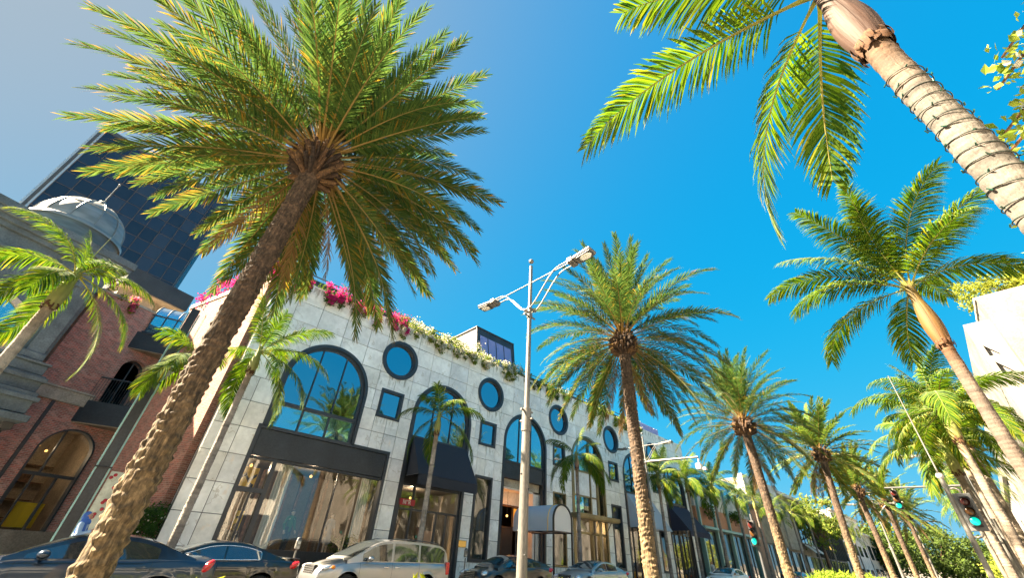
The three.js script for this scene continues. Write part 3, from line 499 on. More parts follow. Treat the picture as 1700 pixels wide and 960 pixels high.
  const P = (s, d) => [A[0] + dir.x * s + dir.z * d, A[1] + dir.z * s - dir.x * d];
  part(br, 'deck', plan([P(-0.1, 0), P(L, 0), P(L, 3), P(1.5, 3)], 11.25, 12.35), M.fascia);
  part(br, 'sill', plan([P(0.2, -0.05), P(L, -0.05), P(L, 0.05), P(0.2, 0.05)], 12.3, 12.44), M.frame);
  part(br, 'soffit', plan([P(0.0, 0.02), P(L, 0.02), P(L, 3), P(1.5, 3)], 11.2, 11.25), M.beige);
  const Q = (s, y, d) => { const p = P(s, d); return [p[0], y, p[1]]; };
  const prof = t => t < 0.35 ? [12.44 + t / 0.35 * 1.25, 0] : (q => [13.69 + 1.05 * Math.sin(q), 1.45 * (1 - Math.cos(q))])((t - 0.35) / 0.65 * PI / 2);
  const n = 9;
  for (let i = 0; i < n; i++) {
    const s0 = 0.35 + i * 0.64, s1 = s0 + 0.6;
    part(br, 'pane', gridGeo(1, 3, (a, b) => { const [y, d] = prof(b * 0.33); return Q(lerp(s0, s1, a), y, d); }), M.teal);
    part(br, 'roof_pane', gridGeo(1, 10, (a, b) => { const [y, d] = prof(0.36 + b * 0.64); return Q(lerp(s0, s1, a), y, d); }), M.skyglass);
  }
  for (let i = 0; i <= n; i++) part(br, 'glazing_bar', tube([...Array(12)].map((_, k) => { const [y, d] = prof(k / 11); return Q(0.33 + i * 0.64, y, d - 0.02); }), 0.035, 6, 24), M.dmetal);
  part(br, 'rail', merge([0.34].map(t => { const [y, d] = prof(t); return bar(Q(0.2, y, d - 0.01), Q(L, y, d - 0.01), 0.05, 6); })), M.dmetal);
  part(br, 'back_wall', plan([P(1.8, 2.9), P(L, 2.9), P(L, 3), P(1.8, 3)], 12.3, 14.6), M.brick);
}
{ // stone corner tower
  const T = thing('stone_tower', 'grey stone corner tower with cornices and a metal dome', 'tower', [-6.0, 0, -28.4], 22 * DEG), g = M.greystone;
  part(T, 'wall', bx(-4.2, 2.05, 7.4, 13.6, -8, 0), g);
  part(T, 'base', bx(-4.2, 2.0, -0.6, 5.4, -8, -0.6), M.brick);
  part(T, 'base_window', merge([bx(-1.0, 0.9, 0.6, 4.4, -0.6, -0.55)]), M.mirror);
  part(T, 'band', merge([rbx(-4.2, 2.1, 4.5, 5.1, -0.6, -0.4, 0.02)]), M.cream);
  const corn = (y0, y1, o) => rbx(-4.2 - o, 2.05 + o, y0, y1, -6.6, o, 0.03);
  part(T, 'cornice', merge([corn(12.45, 12.65, 0.14), corn(12.65, 13.35, 0.06), corn(13.35, 13.6, 0.22), corn(13.6, 13.85, 0.38), corn(13.85, 14.1, 0.55), corn(14.1, 14.5, 0.62)]), g);
  part(T, 'pilaster', merge([rbx(1.2, 1.86, 8.5, 12.4, 0, 0.28, 0.03), rbx(1.08, 1.98, 8.15, 8.5, 0, 0.36, 0.05), rbx(1.1, 1.96, 12.1, 12.45, 0, 0.36, 0.04)]), g);
  part(T, 'pilaster', merge([rbx(-3.4, -2.75, 8.5, 12.4, 0, 0.28, 0.03), rbx(-3.5, -2.65, 8.15, 8.5, 0, 0.36, 0.05), rbx(-3.5, -2.65, 12.1, 12.45, 0, 0.36, 0.04)]), g);
  part(T, 'ledge', merge([rbx(-4.3, 2.3, 7.55, 8.0, -6, 0.4, 0.04), rbx(-4.3, 2.36, 8.0, 8.12, -6, 0.5, 0.03), rbx(-4.3, 2.42, 6.75, 7.5, -6, 0.6, 0.03), rbx(-4.3, 2.5, 7.2, 7.4, -6, 0.75, 0.03), rbx(-4.3, 2.5, 5.75, 6.7, -6, 0.9, 0.03), rbx(-4.3, 2.62, 6.3, 6.5, -6, 1.05, 0.03), rbx(-4.3, 2.7, 5.4, 5.7, -6, 1.1, 0.03)]), g);
  part(T, 'bracket', merge([rbx(2.2, 2.5, 4.6, 5.4, -1.6, -0.2, 0.03), rbx(2.2, 2.6, 5.1, 5.4, -1.6, 0.3, 0.03)]), M.dmetal);
  const w = part(T, 'arched_window', archGeo(-0.75, 1.45, 9.2, 8.1, 0.28, 0, 0.12), M.cream); part(w, 'pane', paneGeo(-1.95, 0.45, 8.1, arcTop(-0.75, 1.18, 9.2), 0.02), M.teal);
  part(w, 'mullion', merge([bx(-0.78, -0.72, 8.1, 10.3, 0.03, 0.08), bx(-1.95, 0.45, 9.15, 9.23, 0.03, 0.08)]), M.dmetal);
  // tall bow window on the return beside the brick wall
  const bw = part(T, 'bow_window', bx(2.02, 2.06, 7.9, 10.4, -3.4, -0.5), M.teal); part(bw, 'frame', merge([bx(2.05, 2.12, 7.8, 7.95, -3.5, -0.4), bx(2.05, 2.12, 9.0, 9.1, -3.5, -0.4), bx(2.05, 2.12, 7.8, 10.5, -0.6, -0.4), bx(2.05, 2.12, 7.8, 10.5, -2.0, -1.9)]), M.dmetal);
  part(T, 'white_trim', tube([[2.3, 7.85, -3.6], [2.32, 8.8, -3.62], [2.3, 9.7, -3.66], [2.2, 10.4, -3.7], [2.08, 10.8, -3.75]], 0.09, 8, 20), M.white);
  // dome on its drum
  const D = [0.55, -4.6], lathe = [[0, 0], ...[...Array(17)].map((_, i) => { const q = (1 - i / 16) * PI / 2; return [2.15 * Math.cos(PI / 2 - q) , 2.45 * Math.cos(q)]; })];
  part(T, 'drum', new THREE.CylinderGeometry(2.2, 2.25, 2.4, 40).translate(D[0], 15.6, D[1]), g);
  const prof = [...Array(20)].map((_, i) => { const q = i / 19 * PI / 2; return new THREE.Vector2(2.15 * Math.cos(q) + 0.001, 16.8 + 2.45 * Math.sin(q)); });
  const dm = part(T, 'dome', new THREE.LatheGeometry([new THREE.Vector2(2.32, 16.6), new THREE.Vector2(2.32, 16.8), ...prof], 48).translate(D[0], 0, D[1]), M.copper);
  const ribs = []; for (let i = 0; i < 12; i++) { const a = i / 12 * 2 * PI; ribs.push(tube([...Array(10)].map((_, k) => { const q = k / 9 * PI / 2 * 0.97; return [D[0] + 2.17 * Math.cos(q) * Math.cos(a), 16.8 + 2.47 * Math.sin(q), D[1] + 2.17 * Math.cos(q) * Math.sin(a)]; }), 0.035, 6, 20)); }
  part(dm, 'rib', ribs, M.copper);
  part(dm, 'finial', merge([new THREE.SphereGeometry(0.22, 20, 14).translate(D[0], 19.5, D[1]), cyl(D[0], 19.2, 19.4, D[1], 0.18, 0.1), cyl(D[0], 19.7, 21.4, D[1], 0.03, 0.018), new THREE.SphereGeometry(0.07, 12, 8).translate(D[0], 21.4, D[1])]), M.copper);
  part(dm, 'band', [new THREE.TorusGeometry(1.72, 0.04, 8, 48).rotateX(PI / 2).translate(D[0], 18.28, D[1])], M.copper);
}
{ // dark glass office tower far behind
  const W0 = thing('office_tower', 'dark blue glass office tower rising behind the dome', 'tower', [-13.9, 0, -78.8], 10 * DEG), x0 = -9.8, x1 = 11.0, H = 57;
  part(W0, 'body', bx(x0 + 0.2, x1 - 0.6, -1, H - 0.2, -20, -0.3), M.dmetal);
  const nx = 10, py = 2.45, px = (x1 - 0.9 - x0 - 0.9) / nx;
  seed(19);
  for (let i = 0; i < nx; i++) for (let j = 0; j < 17; j++) {
    const a = x0 + 0.9 + i * px, y1 = H - 0.3 - j * py, y0 = y1 - py;
    part(W0, 'glass_panel', uvBox(new THREE.BoxGeometry(px - 0.1, py - 0.08, 0.12).rotateX(rr(-0.004, 0.004)).rotateY(rr(-0.004, 0.004)).translate(a + px / 2, (y0 + y1) / 2, -0.1), rr(0, 30), rr(0, 30)), pick([M.towerglass, M.towerglass, M.towerglassB, M.towerglassC]));
  }
  part(W0, 'lower_glass', bx(x0 + 0.9, x1 - 0.9, -1, H - 0.4 - 17 * py, -0.2, -0.05), M.towerglass);
  part(W0, 'mullion', merge([...Array(nx + 1)].map((_, i) => bx(x0 + 0.9 + i * px - 0.04, x0 + 0.9 + i * px + 0.04, 8, H, -0.2, 0.03))), M.towerbar);
  part(W0, 'floor_band', merge([...Array(18)].map((_, j) => bx(x0 + 0.9, x1 - 0.9, H - 0.3 - j * py - 0.03, H - 0.3 - j * py + 0.03, -0.2, 0.01))), M.towerbar); part(W0, 'parapet', bx(x0 + 0.6, x1 - 0.7, H - 0.3, H + 0.5, -0.4, 0.06), M.dmetal);
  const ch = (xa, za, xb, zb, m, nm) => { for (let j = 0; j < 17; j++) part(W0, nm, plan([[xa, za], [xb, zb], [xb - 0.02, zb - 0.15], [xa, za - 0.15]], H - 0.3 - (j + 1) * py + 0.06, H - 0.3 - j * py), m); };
  ch(x0 - 0.15, -1.0, x0 + 0.85, -0.03, M.towerLitSide, 'corner_panel'); ch(x1 - 0.85, -0.03, x1 + 0.1, -1.6, M.towerglass, 'corner_panel');
}
{ // stair block between tower and bridge
  const k = thing('roof_block', 'dark flat roofed block with beige underside behind the glass bridge', 'building', [-2.0, 0, -45], 20 * DEG);
  part(k, 'roof', rbx(-3.5, 1.7, 19.3, 20.9, -4, 0.4, 0.03), M.fascia); part(k, 'underside', bx(-3.4, 1.6, 19.22, 19.3, -4, 0.3), M.beige); part(k, 'wall', bx(-3.2, -0.4, -0.5, 19.3, -4, -0.5), M.beige);
}
// ---------------------------------------------------------------- along the far side beyond the marble building
function shopFront(t, x0, x1, y0, y1, z, m, n = 3) { // glazing between posts
  for (let i = 0; i < n; i++) { const a = lerp(x0, x1, i / n) + 0.06, b = lerp(x0, x1, (i + 1) / n) - 0.06; part(t, 'pane', paneGeo(a, b, y0, () => y1, z + 0.02, 0.01), m); }
  part(t, 'window_frame', merge([...[...Array(n + 1)].map((_, i) => bx(lerp(x0, x1, i / n) - 0.06, lerp(x0, x1, i / n) + 0.06, y0, y1, z - 0.1, z + 0.08)), bx(x0, x1, y1, y1 + 0.14, z - 0.1, z + 0.08), bx(x0, x1, y0 - 0.2, y0, z - 0.1, z + 0.06)]), M.dmetal);
}
const M2 = { stucco: std([0.66, 0.62, 0.55], 0.85, { map: concMap }), brown: std([0.30, 0.17, 0.11], 0.7, { map: stoneMap }), tan: std([0.42, 0.37, 0.28], 0.85, { map: concMap }), grey: std([0.10, 0.10, 0.095], 0.8, { map: concMap }), teal: std([0.20, 0.36, 0.36], 0.4, { metalness: 0.3 }), terracotta: std([0.46, 0.22, 0.13], 0.8, { map: stoneMap }) };
{
  const t = thing('glass_shop', 'white shop with teal framed glazing and planted ledges past the marble building', 'building', [48, 0, -21]);
  part(t, 'body', bx(0, 15.9, -0.5, 11.2, -12, -0.6), M.dark);
  part(t, 'upper_wall', bx(0, 15.9, 7.4, 9.2, -0.6, 0.0), M.white); part(t, 'attic', bx(0.1, 15.9, 9.2, 11.4, -0.6, -0.3), M.teal);
  part(t, 'stone_band', bx(0, 15.9, 5.5, 7.4, -0.6, -0.02), M2.terracotta);
  for (const x of [0.2, 4.1, 8.0, 11.9, 15.6]) part(t, 'post', rbx(x, x + 0.28, -0.3, 9.9, -0.2, 0.25, 0.03), M2.teal);
  part(t, 'ledge', rbx(0, 15.9, 5.3, 5.55, -0.3, 0.7, 0.03), M2.teal);
  for (const x of [0.5, 4.4, 8.3, 12.2]) shopFront(t, x, x + 3.5, 0.9, 5.2, -0.12, M.pane, 2);
  part(t, 'step', bx(0, 15.9, -0.3, 1.0, -0.1, 0.5), M.pave);
}
{
  const t = thing('stone_shop', 'brown and cream stone shop standing taller beyond the glass fronted one', 'building', [64, 0, -21]);
  part(t, 'body', bx(0, 13.2, -0.5, 12.6, -14, -0.3), M2.stucco);
  part(t, 'upper_wall', bx(0, 13.2, 9.4, 13.1, -0.3, 0.35), M.white); part(t, 'lower_wall', bx(0, 3.2, -0.5, 6.6, -0.3, 0.3), M2.brown); part(t, 'middle_wall', bx(0, 3.2, 6.6, 9.4, -0.3, 0.25), M2.terracotta); part(t, 'front_wall', bx(3.2, 13.2, 5.2, 9.4, -0.3, 0.1), M2.tan);
  for (const x of [3.3, 6.7, 10]) { shopFront(t, x + 0.3, x + 2.9, 0.8, 5.0, 0.0, M.pane, 2); part(t, 'pier', rbx(x - 0.1, x + 0.3, -0.5, 5.2, -0.3, 0.2, 0.02), M2.tan); }
}
{
  const t = thing('slatted_shop', 'tan two storey shop with upright slats and striped awnings', 'building', [77.4, 0, -21]);
  part(t, 'body', bx(0, 14.8, -0.5, 12.4, -14, -0.3), M2.tan);
  for (let i = 0; i < 16; i++) part(t, 'slat', bx(0.3 + i * 0.36, 0.5 + i * 0.36, 5, 11.6, -0.3, 0.25), M2.stucco);
  shopFront(t, 0.4, 6, 0.8, 4.6, 0, M.pane, 3); shopFront(t, 7.4, 14.2, 6.2, 9.4, 0, M.mirror, 4); shopFront(t, 7.4, 14.2, 0.8, 4.4, 0, M.pane, 3); part(t, 'cornice', rbx(-0.1, 14.9, 12.3, 12.8, -0.4, 0.4, 0.03), M.white);
  for (const x of [8, 11.4]) part(t, 'awning', gridGeo(6, 3, (u, v) => [x + u * 2.6, lerp(6.0, 4.9, v), 0.05 + v * 1.3]), M.canvas);
}
{
  const t = thing('dark_shop', 'charcoal fronted shop building with gold lit letters', 'building', [92.6, 0, -21]);
  part(t, 'body', bx(0, 19, -0.5, 11.6, -14, -0.3), M2.grey); part(t, 'band', bx(0, 19, 10.9, 11.9, -0.4, 0.2), M2.tan);
  for (const x of [0.5, 6.7, 12.9]) { shopFront(t, x, x + 5.6, 0.8, 4.4, 0, M.pane, 3); for (let i = 0; i < 5; i++) part(t, 'fin', bx(x + i * 1.25, x + i * 1.25 + 0.18, 4.7, 10.4, -0.3, 0.5), M2.grey); }
  part(t, 'lit_sign', bx(6.4, 8.8, 6.0, 6.5, 0.5, 0.55), std([0.3, 0.16, 0.03], 0.6, { emissive: lin(1, 0.6, 0.15), emissiveIntensity: 0.08 }));
}
{
  const t = thing('white_block', 'plain white building with small dark windows at the end of the street', 'building', [112, 0, -21]);
  part(t, 'body', bx(0, 24, -0.5, 13.6, -16, 0), M.white);
  for (let i = 0; i < 5; i++) for (const y of [2, 6.2, 10]) part(t, 'window', bx(1.5 + i * 4.6, 4.2 + i * 4.6, y, y + 1.9, 0.0, 0.04), M.towerglass);
  part(t, 'coping', rbx(-0.2, 24.2, 13.5, 13.9, -0.4, 0.3, 0.03), M2.stucco);
}
{
  const t = thing('tan_block', 'low tan commercial block farthest along the left side of the street', 'building', [137, 0, -21]);
  part(t, 'body', bx(0, 40, -0.5, 11, -16, 0), M2.stucco); part(t, 'coping', rbx(-0.2, 40.2, 10.9, 11.3, -0.4, 0.3, 0.03), M.white);
  for (let i = 0; i < 8; i++) for (const y of [1.5, 6]) part(t, 'window', bx(1.2 + i * 4.8, 4.6 + i * 4.8, y, y + 2.8, 0.0, 0.04), M.towerglass);
}
// ---------------------------------------------------------------- right: white building at the near side, and the near side block behind the eye
{
  const W1 = thing('white_building', 'bright white building with small triangular openings at the right edge', 'building', [24.6, 0, 0]);
  // taller block with its end wall towards the eye, lower block standing forward of it
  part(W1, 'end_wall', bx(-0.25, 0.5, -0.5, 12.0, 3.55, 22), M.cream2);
  const tri = (z, y) => { const p = new THREE.Path(); p.moveTo(z, y); p.lineTo(z, y + 0.5); p.lineTo(z + 0.34, y); p.lineTo(z, y); return p; };
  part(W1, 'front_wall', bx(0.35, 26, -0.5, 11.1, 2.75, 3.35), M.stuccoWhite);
  const fs = new THREE.Shape([[2.74, -0.5], [3.8, -0.5], [3.8, 11.1], [2.74, 11.1]].map(p => new THREE.Vector2(...p)));
  for (const y of [9.55, 8.8, 6.9, 6.15, 4.2, 3.4]) fs.holes.push(tri(2.9 + (9.6 - y) * 0.035, y));
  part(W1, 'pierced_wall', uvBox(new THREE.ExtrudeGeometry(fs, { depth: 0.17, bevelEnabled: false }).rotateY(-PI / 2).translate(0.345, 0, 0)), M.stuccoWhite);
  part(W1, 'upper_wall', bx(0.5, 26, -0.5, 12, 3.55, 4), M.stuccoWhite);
  part(W1, 'panel_joint', merge([5.0, 7.0, 10.2, 12.6, 15].map(z => bx(-0.254, -0.25, -0.4, 12, z - 0.008, z + 0.008)).concat([3, 5.2, 9.2].map(y => bx(-0.2545, -0.25, y - 0.008, y + 0.008, 3.6, 22)))), M.zinc).userData.kind = 'stuff';
  part(W1, 'roof_edge', bx(0.0, 26, 12.0, 12.12, 3.5, 22), M2.stucco);
  for (const z of [5.2, 8.4]) { const w = part(W1, 'window', bx(-0.27, -0.23, 5.6, 8.8, z, z + 1.4), M.towerglass); part(w, 'surround', merge([bx(-0.35, -0.22, 8.8, 9.0, z - 0.15, z + 1.55), bx(-0.35, -0.22, 5.4, 5.6, z - 0.15, z + 1.55), bx(-0.35, -0.22, 5.6, 8.8, z - 0.15, z), bx(-0.35, -0.22, 5.6, 8.8, z + 1.4, z + 1.55)]), M.stuccoWhite); }
  const t = thing('arcade_building', 'white building with slender upright fins lower down at the right edge', 'building', [51, 0, 2.9]);
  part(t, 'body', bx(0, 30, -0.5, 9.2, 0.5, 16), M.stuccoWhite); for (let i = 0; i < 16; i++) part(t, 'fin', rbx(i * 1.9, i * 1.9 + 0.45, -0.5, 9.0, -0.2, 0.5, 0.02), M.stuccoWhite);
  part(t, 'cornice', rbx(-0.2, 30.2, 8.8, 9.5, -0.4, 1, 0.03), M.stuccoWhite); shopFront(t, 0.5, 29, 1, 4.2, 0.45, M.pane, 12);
}
{ // facing shops on the near side, seen only in the windows across the street
  const near = [[-46, -30, 11.5, M.white], [-30, -14, 9.5, M.white], [-14, 1, 12.2, M.white], [1, 15.2, 10.5, M.white]];
  const lab = ['white shop building farthest left along the near pavement', 'white shop building second from the left along the near pavement', 'tall white shop building behind the near pavement', 'white corner shop building behind the near palm trunk'];
  near.forEach(([a, b, h, m], i) => {
    const t = thing('near_shop', lab[i], 'building', [a, 0, 6.5]), L = b - a;
    part(t, 'body', bx(0, L - 0.02, -0.5, h, 0.3, 12), m); part(t, 'cornice', rbx(0, L - 0.05, h - 0.5, h + 0.1, -0.2, 0.4, 0.03), M.white); part(t, 'pier', merge([0, 0.333, 0.666, 0.97].map(q => bx(q * L, q * L + 0.45, -0.5, h - 0.5, 0, 0.3))), m);
    for (const q of [0.04, 0.373, 0.7]) { for (const y of [0.8, 5.6]) part(t, 'window', bx(q * L + 0.6, q * L + L * 0.27, y, y + (y < 2 ? 3.4 : 2.6), 0.24, 0.29), M.towerglass); }
  });
}
{ // green wooded hill closing the view
  const g = gridGeo(60, 14, (u, v) => { const x = 420 + 500 * v, z = lerp(-520, 420, u); const h = (26 + 20 * Math.sin(u * 5 + 1) + 14 * fbm(u, v, 5, 3)) * smooth(0, 0.7, v); return [x, h + 2, z]; });
  struct('hills', uvBox(g), std([0.17, 0.16, 0.14], 0.95, { map: rep(T_conc, 0.01) }));
}
// ---------------------------------------------------------------- palms
const leafMat = (c, t = 0.38) => phy(c, { roughness: 0.9, transmission: t, thickness: 0, side: THREE.DoubleSide, vertexColors: true, ior: 1.4, specularIntensity: 0.3 });
const L_date = leafMat([1, 1, 1], 0.5), L_king = leafMat([1, 1, 1], 0.55), L_shrub = leafMat([1, 1, 1], 0.42);
const stalkMat = std([1, 1, 1], 0.7, { vertexColors: true });
class Tris { // collects coloured triangles
  constructor() { this.p = []; this.c = []; this.u = []; }
  tri(a, b, c, ca, cb, cc) { this.p.push(...a, ...b, ...c); this.c.push(...ca, ...cb, ...cc); this.u.push(0, 0, 1, 0, 0.5, 1); }
  geo() { const g = new THREE.BufferGeometry(); g.setAttribute('position', new THREE.Float32BufferAttribute(this.p, 3)); g.setAttribute('color', new THREE.Float32BufferAttribute(this.c, 3)); g.setAttribute('uv', new THREE.Float32BufferAttribute(this.u, 2)); g.computeVertexNormals(); return g; }
}
const vadd = (a, b, s) => [a[0] + b[0] * s, a[1] + b[1] * s, a[2] + b[2] * s];
const cmix = (a, b, t) => [lerp(a[0], b[0], t), lerp(a[1], b[1], t), lerp(a[2], b[2], t)];
const vnorm = a => { const l = Math.hypot(...a) || 1; return [a[0] / l, a[1] / l, a[2] / l]; };
const vcross = (a, b) => [a[1] * b[2] - a[2] * b[1], a[2] * b[0] - a[0] * b[2], a[0] * b[1] - a[1] * b[0]];
// one frond: the midrib leaves the origin along +x at elevation el and bends down; leaflets on both sides
function frond(o) {
  const T = new Tris(), N = 26, P = [], D = [], U = []; let p = [0, 0, 0], yaw = 0;
  const side = rr(-1, 1) * (o.sway ?? 0.12), twist = rr(-1, 1) * (o.twist ?? 0.35);
  for (let i = 0; i <= N; i++) {
    const s = i / N, a = (o.el - o.droop * Math.pow(s, o.pow ?? 1.5)) * DEG; yaw = side * s * s;
    const d = [Math.cos(a) * Math.cos(yaw), Math.sin(a), Math.cos(a) * Math.sin(yaw)];
    const u = [-Math.sin(a) * Math.cos(yaw), Math.cos(a), -Math.sin(a) * Math.sin(yaw)];
    P.push(p); D.push(d); U.push(u); p = vadd(p, d, o.L / N);
  }
  const at = (A, s) => { const f = clamp(s, 0, 1) * N, i = Math.min(N - 1, Math.floor(f)), t = f - i; return [lerp(A[i][0], A[i + 1][0], t), lerp(A[i][1], A[i + 1][1], t), lerp(A[i][2], A[i + 1][2], t)]; };
  // midrib
  for (let i = 0; i < N; i++) {
    const ring = k => { const r = lerp(o.rib, o.rib * 0.12, Math.pow(k / N, 0.7)) * (k < 2 ? lerp(o.flare ?? 1.5, 1, k / 2) : 1), B = vnorm(vcross(D[k], U[k])); return [vadd(vadd(P[k], B, r), U[k], -r * 0.3), vadd(P[k], U[k], r * 0.7), vadd(vadd(P[k], B, -r), U[k], -r * 0.3), vadd(P[k], U[k], -r * 0.9)]; };
    const A = ring(i), B = ring(i + 1), ca = cmix(o.ribA, o.ribB, i / N), cb = cmix(o.ribA, o.ribB, (i + 1) / N);
    for (let k = 0; k < 4; k++) { const m = (k + 1) % 4; T.tri(A[k], B[k], B[m], ca, cb, cb); T.tri(A[k], B[m], A[m], ca, cb, ca); }
  }
  const n = o.n, y0 = o.yellow ?? 0;
  for (let i = 0; i < n; i++) for (const sd of [-1, 1]) {
    const s = lerp(o.s0, 1, Math.pow((i + rr(0, 0.7)) / n, 0.92));
    if (rnd() < (o.gap ?? 0.03)) continue;
    const b = at(P, s), d = vnorm(at(D, s)), u = vnorm(at(U, s)), bi = vnorm(vcross(d, u));
    const tw = twist * s, B = vnorm(vadd(vadd([0, 0, 0], bi, Math.cos(tw)), u, Math.sin(tw))), UU = vnorm(vadd(vadd([0, 0, 0], u, Math.cos(tw)), bi, -Math.sin(tw)));
    const ph = lerp(o.ang0, o.ang1, Math.pow(s, 1.3)) * DEG + rr(-0.1, 0.1), ve = (o.vee + rr(-o.veeR, o.veeR)) * DEG;
    let dir = vadd(vadd([0, 0, 0], d, Math.cos(ph)), vadd(vadd([0, 0, 0], B, sd * Math.cos(ve)), UU, Math.sin(ve)), Math.sin(ph));
    dir = vnorm(dir);
    const sh = Math.sin(PI * clamp(0.12 + 0.88 * (s - o.s0) / (1 - o.s0), 0, 1) * 0.86 + 0.25), len = o.leaf * (0.35 + 0.65 * sh) * rr(0.85, 1.12), w = o.wid * rr(0.8, 1.15) * (0.6 + 0.4 * sh);
    let wd = vnorm(vcross(dir, vnorm(vadd(UU, B, sd * rr(-0.4, 0.4)))));
    const hang = o.hang * rr(0.7, 1.3);
    const m1 = vadd(vadd(b, dir, len * 0.4), [0, -1, 0], hang * len * 0.10), d2 = vnorm(vadd(dir, [0, -1, 0], hang * 0.9)), m2 = vadd(m1, d2, len * 0.34), d3 = vnorm(vadd(d2, [0, -1, 0], hang * 0.9)), tip = vadd(m2, d3, len * 0.28);
    const g0 = rnd(), base = cmix(o.colA, o.colB, g0), tipc = rnd() < y0 ? cmix(base, o.colY, rr(0.4, 1)) : base;
    const b0 = vadd(b, wd, -w * 0.3), b1 = vadd(b, wd, w * 0.3), c0 = vadd(m1, wd, -w * 0.5), c1 = vadd(m1, wd, w * 0.5), e0 = vadd(m2, wd, -w * 0.34), e1 = vadd(m2, wd, w * 0.34), cm = cmix(base, tipc, 0.45);
    T.tri(b0, b1, c1, base, base, cm); T.tri(b0, c1, c0, base, cm, cm); T.tri(c0, c1, e1, cm, cm, tipc); T.tri(c0, e1, e0, cm, tipc, tipc); T.tri(e0, e1, tip, tipc, tipc, tipc);
  }
  return T.geo();
}
const C = { dA: [0.028, 0.080, 0.016], dB: [0.100, 0.160, 0.028], dY: [0.36, 0.20, 0.016], kA: [0.014, 0.070, 0.004], kB: [0.135, 0.215, 0.005], kY: [0.32, 0.27, 0.012] };
const dateFrond = (el, droop, L, yellow, n = 92) => frond({ el, droop, L, n, s0: 0.16, ang0: 62, ang1: 22, vee: 16, veeR: 22, leaf: 0.50, wid: 0.034, hang: 0.14, rib: 0.032, flare: 2.0, ribA: [0.34, 0.22, 0.07], ribB: [0.28, 0.25, 0.08], colA: C.dA, colB: C.dB, colY: C.dY, yellow, gap: 0.02 });
const kingFrond = (el, droop, L, yellow, n = 84, hang = 0.7) => frond({ el, droop, L, n, pow: 1.3, s0: 0.12, ang0: 66, ang1: 30, vee: 4, veeR: 10, leaf: 0.66, wid: 0.034, hang, rib: 0.028, flare: 1.7, ribA: [0.30, 0.30, 0.08], ribB: [0.36, 0.32, 0.10], colA: C.kA, colB: C.kB, colY: C.kY, yellow, gap: 0.01, twist: 0.9, sway: 0.3 });
seed(101);
// frond kinds by height in the crown, shared between the palms
const DATE = [[84, 18], [72, 26], [58, 30], [44, 34], [31, 36], [18, 36], [6, 34], [-8, 32], [-24, 28], [-40, 22]].map(([el, dr], i) => [0, 1].map(k => dateFrond(el, dr + k * 10, 3.95 + 0.25 * k - (i > 7 ? 0.3 : 0), i < 3 ? 0.03 : i < 6 ? 0.10 : 0.26)));
const DATE2 = [[84, 24], [72, 38], [58, 48], [44, 58], [31, 62], [18, 62], [6, 56], [-8, 48], [-24, 38], [-40, 28]].map(([el, dr], i) => [0, 1].map(k => dateFrond(el, dr + k * 10, 4.3 + 0.3 * k - (i > 7 ? 0.3 : 0), i < 3 ? 0.03 : i < 6 ? 0.10 : 0.26)));
const DATEfar = [[80, 22], [60, 32], [38, 40], [16, 42], [-6, 38], [-32, 26]].map(([el, dr], i) => [0, 1].map(k => { const g = frond({ el, droop: dr + k * 8, L: 3.9, n: 46, s0: 0.14, ang0: 62, ang1: 22, vee: 16, veeR: 22, leaf: 0.56, wid: 0.075, hang: 0.16, rib: 0.034, flare: 2, ribA: [0.34, 0.22, 0.07], ribB: [0.28, 0.25, 0.08], colA: C.dA.map(c => c * 1.3), colB: [0.17, 0.23, 0.024], colY: C.dY, yellow: i < 3 ? 0.08 : 0.25, gap: 0.02 }); return g; }));
const DEAD = [0, 1, 2].map(k => frond({ el: -52 - 8 * k, droop: 22, L: 2.6 + 0.3 * k, n: 50, s0: 0.2, ang0: 50, ang1: 18, vee: -10, veeR: 30, leaf: 0.42, wid: 0.026, hang: 0.5, rib: 0.026, flare: 2, ribA: [0.20, 0.12, 0.05], ribB: [0.24, 0.15, 0.06], colA: [0.16, 0.095, 0.035], colB: [0.26, 0.17, 0.07], colY: [0.26, 0.17, 0.07], gap: 0.3 }));
const KING = [[82, 40], [62, 88], [45, 100], [28, 104], [10, 92], [-12, 66]].map(([el, dr], i) => [0, 1, 2].map(k => kingFrond(el, dr + (k - 1) * 14, i === 0 ? 2.3 : 2.75 + 0.15 * k, i > 3 ? 0.3 : 0.1)));
const KINGfar = [[75, 60], [50, 95], [25, 104], [-5, 80]].map(([el, dr], i) => [0, 1].map(k => kingFrond(el, dr + k * 14, 2.7, 0.2, 34, 0.8)));
const barkMat = std([1, 1, 1], 0.92, { vertexColors: true, map: rep(T_fibre, 3, 8), bumpMap: rep(T_fibre, 3, 8), bumpScale: 0.012 });
const ringMat = std([1, 1, 1], 0.85, { vertexColors: true, map: rep(T_conc, 1, 4), bumpMap: rep(T_fibre, 2, 10), bumpScale: 0.005 });
